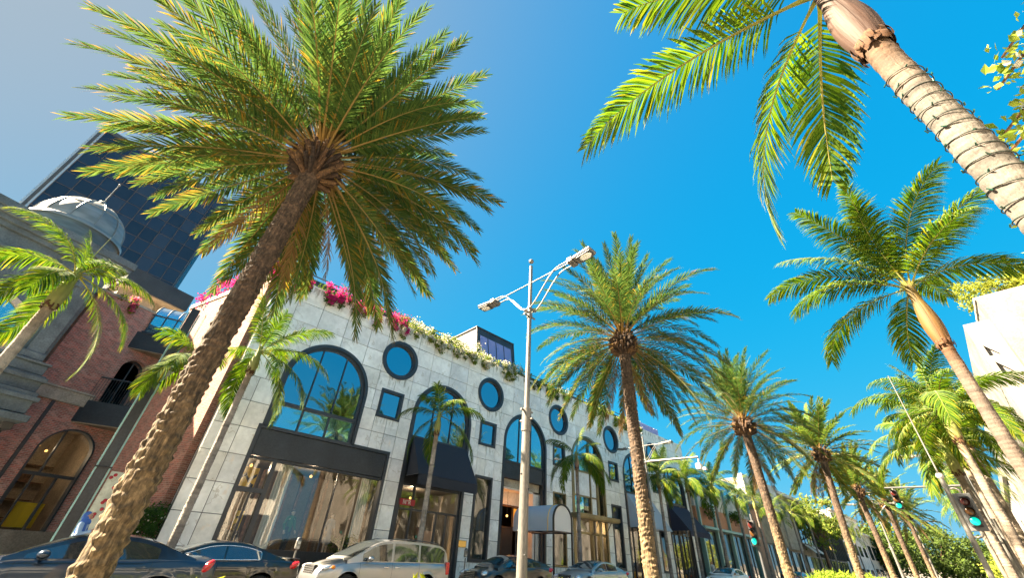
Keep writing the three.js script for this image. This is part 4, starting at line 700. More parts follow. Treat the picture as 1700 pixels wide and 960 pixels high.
// trunk clad in old leaf scars: rows of overlapping scales wound in a spiral
function dateTrunk(H, r, nu, nv, lean) {
  const cols = 8, R0 = []; { let y = 0; while (y < H + 0.4) { R0.push(y); y += lerp(0.15, 0.085, clamp(y / H, 0, 1)); } }
  const rowAt = y => { let i = 0; while (i + 1 < R0.length && R0[i + 1] <= y) i++; return i + (y - R0[i]) / ((R0[i + 1] ?? R0[i] + 0.1) - R0[i]); };
  const cell = (u, y) => { const wy = y + 0.13 * (fbm(u, y / 3, 14, 5, 3) - 0.5), f = rowAt(Math.max(0, wy)) + u * 2, row = Math.floor(f), wx = u * cols + 0.9 * (fbm(u, y / 2.5, 10, 15, 3) - 0.5), x = wx + (row % 2) * 0.5, c = ((Math.floor(x) % cols) + cols) % cols; return { fx: x - Math.floor(x), fy: f - row, c, row }; };
  return gridGeo(nu, nv, (u, v) => {
    const y = v * H, k = cell(u % 1, y), jit = hash(k.c, k.row, 3);
    const dome = Math.max(0, 1 - Math.pow(Math.abs(k.fx - 0.5) * 2, 3)), lip = smooth(0, 0.8, k.fy) * (1 - smooth(0.82, 1, k.fy));
    const bump = dome * lip * (jit < 0.2 ? 0.15 : 0.3 + 0.85 * jit), R = r * (1 + 0.22 * Math.exp(-y / 0.45) + 0.10 * smooth(H - 1.2, H, y)) + lerp(0.036, 0.024, v) * bump + 0.024 * (fbm(u, y / 4, 24, 8, 4) - 0.5) + 0.03 * (fbm(u, y / 4, 6, 28, 2) - 0.5);
    const a = u * 2 * PI; return [R * Math.cos(a) + lean[0] * v * v, y - bump * 0.01, R * Math.sin(a) + lean[1] * v * v];
  }, (u, v) => { const k = cell(u % 1, v * H), q = hash(k.c, k.row, 7), low = smooth(0.6, 0.1, v); const n = 0.65 + 0.7 * fbm(u, v * 2, 30, 12, 4), a = [0.085 + 0.05 * q, 0.056 + 0.03 * q, 0.035 + 0.02 * q], b = [0.21 + 0.12 * q, 0.15 + 0.08 * q, 0.078 + 0.04 * q]; return cmix(a, b, low).map(c => c * n); });
}
const boot = (() => { const g = new THREE.CylinderGeometry(0.05, 0.09, 0.34, 6, 2).scale(1.25, 1, 0.6); const p = g.attributes.position; for (let i = 0; i < p.count; i++) { const y = p.getY(i); p.setX(i, p.getX(i) * (1 + 0.2 * Math.sin(y * 9))); } g.rotateZ(-PI / 2).translate(0.1, 0, 0); g.computeVertexNormals(); return g; })();
const bootMats = [[0.10, 0.055, 0.03], [0.16, 0.085, 0.04], [0.065, 0.04, 0.028], [0.22, 0.12, 0.05]].map(c => std(c, 0.9, { map: rep(T_fibre, 1, 1) }));
const GA = PI * (3 - Math.sqrt(5));
function placeFrond(t, geo, m, y, az, out, sc, name = 'frond', roll = 0) { const o = part(t, name, geo, m); o.position.set(t.userData.tip[0] + out * Math.cos(az), y, t.userData.tip[1] + out * Math.sin(az)); o.rotation.order = 'YXZ'; o.rotation.y = -az; o.rotation.x = roll; o.scale.setScalar(sc); return o; }
function datePalm(label, x, z, H, o = {}) {
  seed(o.seed ?? 1); const base = gy(x) + 0.1, t = thing('date_palm', label, 'palm tree', [x, base, z], 0, 'date palms along the planted median'), lean = o.lean || [0, 0], near = o.near;
  part(t, 'trunk', dateTrunk(H, o.r ?? 0.2, near ? 132 : 66, near ? Math.round(H / 0.016) : Math.round(H / 0.04), lean), barkMat); t.userData.tip = lean;
  const nb = near ? 96 : 46;
  part(t, 'crown_base', new THREE.SphereGeometry(1, 20, 14).scale(0.33, 0.62, 0.33).translate(lean[0], H + 0.35, lean[1]), bootMats[0]);
  for (let i = 0; i < nb; i++) { const v = i / nb, a = i * GA + rr(-0.2, 0.2), m = part(t, 'leaf_base', boot, pick(bootMats)), R = 0.22 + 0.12 * Math.sin(PI * Math.min(1, v * 1.2)); m.position.set(lean[0] + R * Math.cos(a), H - 0.12 + v * 0.78, lean[1] + R * Math.sin(a)); m.rotation.order = 'YXZ'; m.rotation.y = -a; m.rotation.z = lerp(0.35, 1.0, v) + rr(-0.2, 0.2); m.scale.setScalar(rr(0.8, 1.2) * (near ? 1 : 1.25)); }
  const nf = o.n ?? 92, set = o.far ? DATEfar : o.droopy ? DATE2 : DATE, ca = Math.atan2(-z, -x);
  for (let i = 0; i < nf; i++) {
    const v = (i + 0.5) / nf, k = Math.min(set.length - 1, Math.floor(Math.pow(1 - v, o.bias ?? 1.0) * set.length)), a = i * GA + rr(-0.15, 0.15) + (o.turn || 0);
    const c = Math.cos(a - ca), lowv = k / (set.length - 1);
    if (lowv > 0.5 && c > 0.55) continue;                                  // trimmed on the walkers' side
    if (o.trim && lowv > o.trim[1] && Math.cos(a - o.trim[0] * DEG) > 0.2) continue;
    const shorter = o.trim ? 1 - 0.10 * Math.max(0, Math.cos(a - o.trim[0] * DEG)) * smooth(0.1, 0.4, lowv) : 1;
    placeFrond(t, pick(set[k]), L_date, H + 0.26 + v * 0.62, a, lerp(0.26, 0.03, v), rr(0.84, 1.1) * (o.sc ?? 1) * shorter, 'frond', rr(-0.3, 0.3));
  }
  for (let i = 0; i < (o.dead ?? 4); i++) { const a = ca + PI + rr(-1.5, 1.5); placeFrond(t, pick(DEAD), L_date, H + 0.18, a, 0.26, rr(0.85, 1.1), 'dead_frond', rr(-0.3, 0.3)).userData.label = 'dry brown hanging frond'; }
  delete t.userData.tip; return t;
}
datePalm('tall date palm nearest the camera with orange tipped fronds and thick scaly trunk', 0.48, -7.5, 8.1, { near: true, r: 0.185, seed: 11, n: 225, lean: [0.14, 0.05], sc: 0.96, trim: [180, 0.9] });
datePalm('date palm standing right of the two armed street lamp', 13.25, -7.5, 8.35, { near: true, lean: [-0.12, 0.05], dead: 6, droopy: true, r: 0.20, seed: 22, n: 140, turn: 1, sc: 0.92 });
datePalm('third date palm along the median, before the tan shops', 26.3, -7.5, 7.9, { lean: [-0.25, -0.1], bias: 1.15, dead: 3, droopy: true, r: 0.21, seed: 33, n: 120, turn: 2, sc: 0.92 });
datePalm('fourth date palm along the median, leaning crown against the blue sky', 39.6, -7.0, 8.6, { lean: [0.2, 0.3], bias: 0.85, dead: 7, r: 0.22, seed: 44, n: 88, far: true, turn: 3 });
datePalm('fifth date palm along the median, partly behind the fourth', 53, -7.0, 7.6, { lean: [0.3, -0.2], bias: 1.2, r: 0.22, seed: 55, n: 78, far: true, turn: 4 });
datePalm('sixth date palm along the median, small beyond the hanging green signal', 66, -6.8, 7.8, { r: 0.22, seed: 66, n: 60, far: true, turn: 5 });
datePalm('farthest date palm along the median before the dark trees', 80, -6.6, 7.8, { r: 0.22, seed: 77, n: 60, far: true, turn: 6 });
const sheathMat = std([0.15, 0.062, 0.018], 0.85, { map: T_fibre, side: THREE.DoubleSide });
const stalkSpear = std([0.32, 0.36, 0.08], 0.6);
const std1 = std([0.008, 0.045, 0.03], 0.3);
// feather palms with smooth ringed trunks
function ringTrunk(H, r0, r1, n, nu, bend, col0, col1) {
  return gridGeo(nu, n, (u, v) => { const y = v * H, a = u * 2 * PI, k = v * H / 0.085 + 0.35 * fbm(u, v * 3, 12, 4, 2), f = k - Math.floor(k), ring = smooth(0, 0.2, f) * (1 - smooth(0.75, 1, f)); const R = lerp(r0, r1, Math.pow(v, 0.6)) * (1 + 0.35 * Math.exp(-y / 0.35)) + 0.0085 * ring * (0.3 + 1.2 * hash(Math.floor(k), 1, 4)) + 0.006 * (fbm(u, v * 4, 16, 9, 3) - 0.5) + 0.003 * Math.sin(a * 3 + y * 5); return [R * Math.cos(a) + bend[0] * v * v, y, R * Math.sin(a) + bend[1] * v * v]; },
    (u, v) => { const k = Math.floor(v * H / 0.085), h = hash(k, 2, 9) * 0.16 - 0.08 + (fbm(u * 0.5, v * 6, 24, 6, 3) - 0.5) * 0.22 - 0.12 * (hash(k, 5, 2) > 0.86 ? 1 : 0); return cmix(col0, col1, smooth(0.8, 1, v)).map(c => c * (1 + h * 2)); });
}
const shaftMat = std([1, 1, 1], 0.72, { vertexColors: true, bumpMap: rep(T_fibre, 2, 0.2), bumpScale: 0.008 });
function kingPalm(label, x, z, H, o = {}) { // H: height of the crown above the pavement
  seed(o.seed ?? 5); const base = gy(x) + 0.12, t = thing('feather_palm', label, 'palm tree', [x, base, z], 0, o.group || 'feather palms along the far pavement');
  const sh = o.shaft ?? 1.0, HT = H - sh, bend = o.bend || [0, 0], far = o.far, r0 = o.r ?? 0.13;
  part(t, 'trunk', ringTrunk(HT, r0 * 1.12, r0 * 0.86, Math.round(HT / (far ? 0.06 : 0.024)), far ? 12 : 28, bend, o.bark || [0.42, 0.38, 0.33], o.barkTop || [0.34, 0.26, 0.18]), ringMat);
  part(t, 'crownshaft', gridGeo(20, 24, (u, v) => { const y = HT - 0.05 + v * (sh + 0.15), R = (r0 * 1.05 + 0.05 * Math.sin(PI * Math.min(1, v * 1.5)) * (o.bulge ?? 1)) * lerp(1, 0.62, v * v), a = u * 2 * PI; return [R * Math.cos(a) + bend[0], y, R * Math.sin(a) + bend[1]]; }, (u, v) => cmix(o.shA || [0.22, 0.20, 0.06], o.shB || [0.16, 0.22, 0.04], v).map(c => c * (0.45 + 1.1 * fbm(u * 3, v * 0.25, 12, 3, 4)))), shaftMat);
  if (!far) { const rag = []; for (let i = 0; i < 26; i++) { const a = i / 26 * 2 * PI + rr(-0.1, 0.1), R = r0 * 1.06 + 0.012 * (i % 3), y = HT + rr(-0.14, 0.06), w = rr(0.03, 0.07), h = rr(0.06, 0.2); rag.push(gridGeo(2, 3, (u, v) => [(R + 0.02 * Math.sin(v * 3) + (1 - v) * rr(0, 0.03)) * Math.cos(a + (u - 0.5) * w / R) + bend[0], y + v * h + (1 - v) * rr(-0.03, 0.03), (R + 0.02 * Math.sin(v * 3)) * Math.sin(a + (u - 0.5) * w / R) + bend[1]])); } part(t, 'torn_sheath', rag, sheathMat).userData.kind = 'stuff'; }
  t.userData.tip = bend;
  for (const [az, el, len] of o.spec || []) { const D = el > 55 ? 30 : el > 20 ? 62 : el > -30 ? 84 : 74, g = kingFrond(Math.min(86, el + 0.43 * D), D, len * (el > 55 ? 1.03 : 1.12), o.yl ?? 0.12, Math.round(33 * len + 10), o.hang ?? 0.6); placeFrond(t, g, L_king, H - 0.1, az * DEG, 0.04, 1, 'frond', rr(-0.3, 0.3)); }
  const nf = o.n ?? 15, set = far ? KINGfar : KING;
  for (let i = 0; i < nf; i++) { const v = (i + 0.5) / nf, k = Math.min(set.length - 1, Math.floor(Math.pow(1 - v, 1.1) * set.length)), a = o.az ? o.az[i % o.az.length] * DEG + rr(-0.1, 0.1) : i * GA + (o.turn || 0) + rr(-0.25, 0.25); placeFrond(t, pick(set[k]), L_king, H - 0.14 + v * 0.16, a, 0.04, rr(0.85, 1.1) * (o.sc ?? 1), 'frond', rr(-0.35, 0.35)); }
  if (!far && o.spear !== false) { const s = part(t, 'spear_leaf', bar([bend[0], H, bend[1]], [bend[0] + 0.08, H + 1.5, bend[1] + 0.05], 0.022, 6, 0.004), stalkSpear); }
  delete t.userData.tip; return t;
}

const farRow = 'feather palms along the far pavement', nearRow = 'feather palms along the near pavement';
kingPalm('bright backlit feather palm at the left edge in front of the stone tower', -3.05, -17.0, 8.1, { seed: 3, n: 0, spec: [[-172, -66, 1.87], [-10, 2, 1.95], [-26, -59, 3.0], [-16, -37, 2.4], [-86, -77, 2.4], [-164, -9, 1.9], [-140, 73, 1.5], [108, -49, 1.6], [52, 4, 1.4], [150, 20, 2.2], [-60, 40, 1.8]], r: 0.14, sc: 1.05, shaft: 1.3 });
kingPalm('slim feather palm before the marble corner and the big arched window', 2.72, -18.0, 7.9, { seed: 6, n: 0, spec: [[137, 57, 2.2], [28, 24, 2.6], [6, -36, 2.7], [-9, -60, 2.8], [-115, -70, 2.5], [-136, -22, 1.7], [-86, -41, 1.8], [-44, 12, 1.9], [66, 78, 1.8], [15, -12, 2.8], [60, -40, 1.9]], r: 0.12, turn: 1, sc: 1.05, bark: [0.36, 0.33, 0.31] });
kingPalm('feather palm in front of the black awning', 11.55, -17.6, 7.3, { seed: 9, n: 0, spec: [[145, 84, 1.6], [-153, -9, 1.95], [-133, -57, 2.3], [-94, -70, 2.2], [40, 2, 2.2], [30, -47, 2.7], [-119, 41, 1.7], [12, 42, 1.7], [90, 10, 1.8]], r: 0.115, turn: 2.2, sc: 0.95, bark: [0.42, 0.39, 0.36] });
kingPalm('feather palm with a bent trunk in front of the brass framed window', 23.0, -17.6, 7.4, { seed: 12, n: 0, spec: [[53, 75, 1.7], [-129, 22, 2.0], [-121, -53, 2.6], [-104, -68, 2.3], [41, -60, 2.7], [49, -44, 2.6], [-118, -40, 2.1], [31, 27, 1.9], [170, -50, 2.3], [0, -40, 2.4], [100, -30, 2.2]], r: 0.115, turn: 3.1, sc: 1.05, shA: [0.36, 0.20, 0.20], bark: [0.30, 0.29, 0.30] });
{
  kingPalm('feather palm hidden behind the big scaly palm trunk, its fronds showing at the left', 1.0, -18.3, 7.1, { seed: 14, n: 0, spec: [[-169, 22, 1.4], [130, -35, 1.5], [150, -62, 1.9], [-120, -50, 1.9], [-60, 10, 1.6]], r: 0.11, bark: [0.34, 0.31, 0.30] });
  [[-7.5, 0.9, 7.4], [-14, 0.9, 7.8], [-21, 0.9, 7.2], [-28, 0.9, 7.6]].forEach(([x, z, h], i) => kingPalm('feather palm on the near pavement ' + ['left of the view, first behind the eye', 'left of the view, second', 'left of the view, third', 'left of the view, fourth'][i], x, z, h, { seed: 140 + i, n: 15, r: 0.13, group: nearRow, turn: i, sc: 1.1 }));
  const xs = [34.2, 39.5, 45.2, 51, 56.5, 62.6, 70, 78, 87, 96, 106], what = ['behind the thick median trunk', 'before the pale blue awning', 'before the navy awning', 'before the teal glazing', 'left of the brown stone shop front', 'by the far green signal', 'before the cream upper wall', 'before the upright slats', 'before the striped awnings', 'before the charcoal shop', 'at the far end of the charcoal shop'];
  xs.forEach((x, i) => kingPalm(`feather palm on the far pavement ${what[i]}`, x, -17.7, 7.6 + (i * 37 % 5) * 0.18, { seed: 40 + i, n: 16, r: 0.12, far: i > 2, turn: i * 1.3, sc: 1.05, group: farRow, bark: [0.34, 0.31, 0.30] }));
}
kingPalm('thick ringed palm trunk wrapped in a wire of small lights at the upper right', 3.72, 1.04, 7.15, { seed: 71, n: 0, spec: [[-99, -17, 3.1], [-52, -42, 2.7], [-14, -34, 2.2], [-131, 12, 2.2], [150, 60, 2.4], [60, 62, 2.4]], r: 0.118, shaft: 1.5, bulge: 1.2, group: nearRow, turn: 0.9, bark: [0.145, 0.135, 0.122], barkTop: [0.10, 0.05, 0.019], shA: [0.036, 0.013, 0.006], shB: [0.030, 0.014, 0.006] });
kingPalm('yellow green feather palm with orange crown stem at the right', 13.2, 1.0, 7.7, { seed: 72, n: 0, spec: [[-108, 12, 3.0], [-147, 46, 3.1], [-172, 51, 3.0], [143, 42, 2.9], [124, 27, 2.8], [77, -5, 2.0], [-88, -32, 2.5], [-105, -3, 2.5], [-16, -45, 2.0], [140, 14, 2.3], [-116, 28, 2.7], [166, 62, 2.5], [-60, 70, 2.2], [20, 10, 2.2]], r: 0.13, shaft: 1.7, group: nearRow, turn: 2.1, bulge: 1.2, bark: [0.145, 0.115, 0.095], barkTop: [0.13, 0.06, 0.02], shA: [0.090, 0.036, 0.004], shB: [0.075, 0.055, 0.005] });
[[27, 0.9, 7.4], [33, 0.55, 7.9], [39, 0.2, 7.0], [46, 0.1, 7.6], [54, -0.2, 7.2], [63, -0.3, 7.4], [21.5, 0.55, 6.6], [29.5, 0.15, 8.2], [24.5, 0.1, 6.0]].forEach(([x, z, h], i) => kingPalm('feather palm on the near pavement ' + ['whose trunk crosses the fins of the white arcade', 'tallest of the yellow cluster at the right', 'drooping behind the large green signal', 'behind the hanging green signal', 'second farthest at the right', 'farthest at the right', 'low and bright beside the large green signal', 'with the highest crown of the yellow cluster', 'shortest of the yellow cluster'][i], x, z, h, { seed: 80 + i, n: 20, r: 0.13, shaft: 1.2, group: nearRow, far: i > 1 && i < 6, turn: i * 0.9, sc: i < 2 ? 0.92 : 1.0, bark: [0.25, 0.21, 0.175] }));
{ // wire of small lights round the nearest trunk
  const pts = [], L = thing('string_lights', 'dark green wire of small lights wound round the thick palm trunk', 'string lights', [3.72, 0.12, 1.04]), y0 = 1.6, y1 = 5.15, turns = 26;
  seed(73); const rw = q => (0.118 * 1.12 + (0.118 * 0.86 - 0.118 * 1.12) * Math.pow(q, 0.6)) + 0.016, wob = q => 0.045 * (fbm(q, 0.2, 40, 3, 2) - 0.5);
  for (let i = 0; i <= turns * 14; i++) { const q = i / (turns * 14), a = q * turns * 2 * PI, r = rw(lerp(y0, y1, q) / 5.65); pts.push([r * Math.cos(a), lerp(y0, y1, q) + wob(q), r * Math.sin(a)]); }
  part(L, 'wire', tube(pts, 0.0045, 5, turns * 40), std([0.003, 0.014, 0.009], 0.5));
  const bulb = new THREE.CylinderGeometry(0.005, 0.007, 0.035, 6);
  for (let i = 0; i < 110; i++) { const q = i / 110 + rr(-0.002, 0.002), a = q * turns * 2 * PI, b = part(L, 'bulb', bulb, std1); b.position.set((rw(lerp(y0, y1, q) / 5.65) + 0.012) * Math.cos(a), lerp(y0, y1, q) + wob(q), (rw(lerp(y0, y1, q) / 5.65) + 0.012) * Math.sin(a)); b.rotation.set(rr(-1, 1), 0, rr(-1.6, 1.6)); }
}
// ---------------------------------------------------------------- cars (built facing -x, wheels on y = 0)
const polyAt = (P, x) => { if (x <= P[0][0]) return P[0][1]; for (let i = 1; i < P.length; i++) if (x <= P[i][0]) return lerp(P[i - 1][1], P[i][1], (x - P[i - 1][0]) / (P[i][0] - P[i - 1][0])); return P[P.length - 1][1]; };
const paintMat = (c, metal = 0.55) => phy(c, { roughness: 0.32, metalness: metal, clearcoat: 1, clearcoatRoughness: 0.03 });
const carGlass = std([0.13, 0.155, 0.17], 0.03, { metalness: 0.8 }), lampClear = phy([0.75, 0.78, 0.82], { roughness: 0.08, metalness: 0.6, clearcoat: 1, clearcoatRoughness: 0.02 });
const lampRed = phy([0.55, 0.01, 0.015], { roughness: 0.2, clearcoat: 1, clearcoatRoughness: 0.03 }), lampAmber = phy([0.8, 0.25, 0.01], { roughness: 0.2, clearcoat: 1 });
function car(name, label, pos, turn, s) {
  const t = thing(name, label, s.cat || 'car', [pos[0], gy(pos[0]) + 0.005, pos[1]], turn, s.group || 'cars along the far kerb'), L = s.L, hL = L / 2, W = s.W / 2, mat = paintMat(s.color, s.metal);
  const dc = new THREE.CatmullRomCurve3(s.deck.map(p => V3(p[0], p[1], 0)), false, 'centripetal'), gc = new THREE.CatmullRomCurve3(s.gh.map(p => V3(p[0], p[1], 0)), false, 'centripetal');
  const wf = x => W * (1 - (x < 0 ? 0.20 : 0.13) * Math.pow(Math.min(1, Math.abs(x) / hL), x < 0 ? 5 : 7));
  const belt = x => polyAt(s.belt, x), rA = s.wr + 0.07;
  const low = x => { let y = 0.24; for (const w of s.wx) { const d = x - w; if (Math.abs(d) < rA) y = Math.max(y, s.wr + Math.sqrt(rA * rA - d * d)); } return y; };
  const body = gridGeo(110, 40, (u, v) => {
    const p = dc.getPointAt(u), sg = v < 0.5 ? 1 : -1, q = Math.min(v, 1 - v) * 2, w = wf(p.x), sh = Math.min(belt(p.x), p.y - 0.015);
    if (q < 0.6) { const k = q / 0.6, y0 = Math.min(low(p.x), sh - 0.01), y = lerp(y0, sh, k), b = (y - 0.25) / Math.max(0.3, sh - 0.25); return [p.x, y, sg * w * (0.965 + 0.035 * Math.sin(PI * clamp(b, 0, 1) * 0.9) - 0.03 * smooth(0.75, 1, b) + (s.flare ?? 0.012) * smooth(rA + 0.09, rA, Math.min(...s.wx.map(c => Math.hypot(p.x - c, y - s.wr)))))]; }
    const k = (q - 0.6) / 0.4, z = w * 0.937 * (1 - k), rise = p.y - sh; return [p.x, sh + rise * (1 - Math.pow(1 - k, 2.6)), sg * z];
  });
  part(t, 'body', body, mat);
  part(t, 'underbody', bx(-hL + 0.25, hL - 0.25, 0.18, 0.62, -W * 0.8, W * 0.8), M.rubber);
  const roof = Math.max(...s.gh.map(p => p[1])), x0 = s.gh[0][0], x1 = s.gh[s.gh.length - 1][0];
  const hw = (x, y) => lerp(wf(x) * 0.925, W * s.tumble, clamp((y - belt(x)) / (roof - belt(x)), 0, 1));
  const crown = y => 0.055 * smooth(0.9, roof, y);
  const strip = (a, b, tt, off, n = 24) => gridGeo(n, 14, (u, v) => { const q = lerp(a, b, u), p = gc.getPointAt(q), d = gc.getTangentAt(q), tq = lerp(-tt, tt, v); return [p.x - d.y * off, p.y + d.x * off - crown(p.y) * tq * tq, tq * hw(p.x, p.y)]; });
  part(t, 'roof', strip(0, 1, 1, 0, 60), mat);
  // height of the greenhouse edge above each x
  const E = []; for (let i = 0; i <= 200; i++) { const p = gc.getPointAt(i / 200); E.push([p.x, p.y - crown(p.y)]); }
  const yT = x => Math.max(polyAt(E, x), belt(x) - 0.02);
  const sideP = (x, y, off) => [x, y, hw(x, y) + off];
  const sidePatch = (xa, xb, ya, yb, off, n = 24) => gridGeo(n, 6, (u, v) => { const x = lerp(xa, xb, u), a = ya(x), b = Math.max(yb(x), a); return sideP(x, lerp(a, b, v), off); });
  const both = g => { const h = g.clone(), p = h.attributes.position; for (let i = 0; i < p.count; i++) p.setZ(i, -p.getZ(i)); const ix = h.index.array; for (let i = 0; i < ix.length; i += 3) { const k = ix[i]; ix[i] = ix[i + 1]; ix[i + 1] = k; } h.computeVertexNormals(); return [g, h]; };
  for (const g of both(sidePatch(x0, x1, x => belt(x) - 0.05, x => yT(x), 0, 60))) part(t, 'side_panel', g, mat);
  const wb = x => belt(x) + 0.035, wt = x => yT(x) - 0.075;
  for (const [a, b] of s.win) for (const g of both(sidePatch(a, b, wb, wt, 0.007))) part(t, 'window', g, carGlass);
  part(t, 'windscreen', strip(s.ws[0], s.ws[1], 0.9, 0.008), carGlass); part(t, 'rear_window', strip(s.rw[0], s.rw[1], 0.86, 0.008), carGlass);
  if (s.trim) { const a = s.win[0][0], b = s.win[s.win.length - 1][1], pts = []; for (let i = 0; i <= 20; i++) { const x = lerp(a, b, i / 20); pts.push(sideP(x, wb(x), 0.012)); } for (let i = 20; i >= 0; i--) { const x = lerp(a, b, i / 20); pts.push(sideP(x, Math.max(wt(x), wb(x) + 0.002), 0.012)); } part(t, 'window_trim', tube(pts, 0.011, 6, 200, true), M.chrome); }
  if (s.rails) for (const g of both(tube([...Array(12)].map((_, i) => { const x = lerp(s.rails[0], s.rails[1], i / 11); return [x, yT(x) + 0.06 - (i % 11 ? 0 : 0.04), hw(x, roof) - 0.04]; }), 0.018, 6, 40))) part(t, 'roof_rail', g, M.dmetal);
  for (const x of s.seam) { const g = gridGeo(1, 12, (u, v) => { const y = lerp(0.32, belt(x) - 0.01, v), b = (y - 0.25) / (belt(x) - 0.25); return [x + (u - 0.5) * 0.008, y, wf(x) * (0.965 + 0.035 * Math.sin(PI * b * 0.9) - 0.03 * smooth(0.75, 1, b)) + 0.002]; }); for (const h of both(g)) part(t, 'door_seam', h, M.rubber); }
  for (const x of s.handle) for (const z of [-1, 1]) part(t, 'door_handle', rbx(x - 0.1, x + 0.1, belt(x) - 0.155, belt(x) - 0.125, z * (wf(x) * 0.985 - 0.002) - 0.022, z * (wf(x) * 0.985 - 0.002) + 0.022, 0.01, 2), s.handleMat || mat);
  for (const z of [-1, 1]) {
    const mx = s.mirror, my = belt(mx) + 0.1; part(t, 'wing_mirror', mergeGeometries([new THREE.SphereGeometry(1, 18, 12).scale(0.10, 0.085, 0.12).translate(mx, my, z * (wf(mx) * 0.97 + 0.14)).toNonIndexed(), rbx(mx - 0.03, mx + 0.03, my - 0.06, my - 0.02, z > 0 ? wf(mx) * 0.86 : -wf(mx) * 0.97 - 0.1, z > 0 ? wf(mx) * 0.97 + 0.1 : -wf(mx) * 0.86, 0.01)].map(g => { for (const k of Object.keys(g.attributes)) if (!['position', 'normal', 'uv'].includes(k)) g.deleteAttribute(k); return g; })), s.mirrorMat || mat);
    const h = part(t, 'headlight', new THREE.SphereGeometry(1, 20, 14).scale(0.22, 0.085, 0.13).rotateZ(s.hlTilt ?? 0.25).rotateY(z * 0.5).translate(-hL + 0.27, s.hlY, z * W * 0.76), lampClear);
    if (s.amber) part(h, 'indicator', new THREE.SphereGeometry(1, 14, 10).scale(0.07, 0.055, 0.05).translate(-hL + 0.44, s.hlY + 0.02, z * W * 0.885), lampAmber);
    part(t, 'tail_light', s.tlTall ? rbx(hL - 0.21, hL - 0.05, s.tlY - 0.2, s.tlY + 0.2, z * W * 0.9 - 0.05, z * W * 0.9 + 0.05, 0.03, 2) : new THREE.SphereGeometry(1, 20, 12).scale(0.27, 0.10, 0.14).rotateZ(s.tlTilt ?? 0.3).rotateY(-z * 0.45).translate(hL - 0.24, s.tlY, z * W * 0.8), lampRed);
    for (const w of s.wx) {
      const wl = part(t, 'wheel', new THREE.TorusGeometry(s.wr - 0.085, 0.085, 12, 36).scale(1, 1, 1.25).translate(w, s.wr, z * (W - 0.13)), M.rubber);
      const sp = [new THREE.CylinderGeometry(s.wr - 0.12, s.wr - 0.12, 0.08, 28).rotateX(PI / 2).translate(w, s.wr, z * (W - 0.15))]; for (let i = 0; i < 5; i++) { const a = i / 5 * 2 * PI; sp.push(bar([w, s.wr, z * (W - 0.07)], [w + Math.cos(a) * (s.wr - 0.1), s.wr + Math.sin(a) * (s.wr - 0.1), z * (W - 0.08)], 0.035, 6)); }
      part(wl, 'rim', sp, M.metal);
    }
  }
  const gr = part(t, 'grille', rbx(-hL - 0.01, -hL + 0.12, s.hlY - 0.2, s.hlY + 0.06, -W * 0.42, W * 0.42, 0.03, 2), M.rubber);
  for (let i = 0; i < 4; i++) part(gr, 'grille_bar', rbx(-hL - 0.025, -hL, s.hlY - 0.17 + i * 0.06, s.hlY - 0.15 + i * 0.06, -W * 0.4, W * 0.4, 0.008), M.chrome);
  if (s.spoiler) part(t, 'spoiler', rbx(hL - 0.34, hL - 0.04, s.spoiler, s.spoiler + 0.035, -W * 0.8, W * 0.8, 0.015, 2), mat);
  return t;
}
const sedan = o => ({ L: 4.85, W: 1.84, deck: [[-2.42, 0.30], [-2.43, 0.52], [-2.36, 0.70], [-2.0, 0.86], [-1.3, 0.97], [-0.9, 1.01], [0, 1.03], [1.2, 1.06], [1.7, 1.10], [2.3, 1.09], [2.4, 1.0], [2.43, 0.6], [2.38, 0.32]],
  belt: [[-2.43, 0.62], [-1.8, 0.80], [-0.9, 0.92], [0.8, 0.97], [1.8, 1.02], [2.43, 1.0]], gh: [[-1.15, 0.97], [-0.75, 1.17], [-0.2, 1.39], [0.15, 1.45], [0.6, 1.455], [1.0, 1.40], [1.45, 1.24], [1.95, 1.07]],
  tumble: 0.70, wr: 0.335, wx: [-1.45, 1.38], win: [[-0.86, 0.26], [0.31, 1.22]], ws: [0.05, 0.36], rw: [0.70, 0.96], seam: [-0.95, 0.29, 1.15], handle: [0.08, 1.0], mirror: -0.62, hlY: 0.68, tlY: 0.88, trim: true, ...o });

car('parked_sedan', 'dark blue sedan at the left with its tail behind the scaly palm trunk', [0.62, -13.85], 0, sedan({ color: [0.018, 0.035, 0.065], tlTilt: 0.9, tlY: 0.84, trim: false }));
car('parked_sedan', 'glossy black sedan with bright window trim beside the marble corner', [3.4, -16.15], 0, sedan({ color: [0.008, 0.009, 0.012], metal: 0.2, tlTilt: 0.55, tlY: 0.87, spoiler: 1.07 }));
car('parked_minivan', 'silver minivan parked in front of the doors with the black awning', [9.05, -16.2], 0, { cat: 'minivan', L: 5.15, W: 1.98, color: [0.36, 0.37, 0.385], metal: 0.7,
  deck: [[-2.57, 0.32], [-2.59, 0.60], [-2.50, 0.82], [-2.15, 0.99], [-1.75, 1.08], [-1.3, 1.13], [0, 1.13], [1.6, 1.13], [2.4, 1.13], [2.52, 1.1], [2.57, 0.7], [2.52, 0.32]], belt: [[-2.59, 0.75], [-2.0, 0.93], [-1.2, 1.02], [0.6, 1.06], [2.57, 1.08]],
  gh: [[-1.72, 1.05], [-1.15, 1.38], [-0.7, 1.63], [-0.25, 1.73], [0.6, 1.77], [1.6, 1.745], [2.1, 1.69], [2.33, 1.55], [2.46, 1.25], [2.52, 1.08]], tumble: 0.80, wr: 0.345, wx: [-1.6, 1.48], win: [[-1.18, -0.08], [0.02, 1.05], [1.14, 2.28]], ws: [0.05, 0.32], rw: [0.82, 0.97], seam: [-1.25, -0.03, 1.1], handle: [-0.25, 0.17], handleMat: M.chrome, mirror: -0.98, hlY: 0.83, hlTilt: 0.1, amber: true, tlY: 0.95, tlTall: true, rails: [-0.2, 2.0], flare: 0.022 });
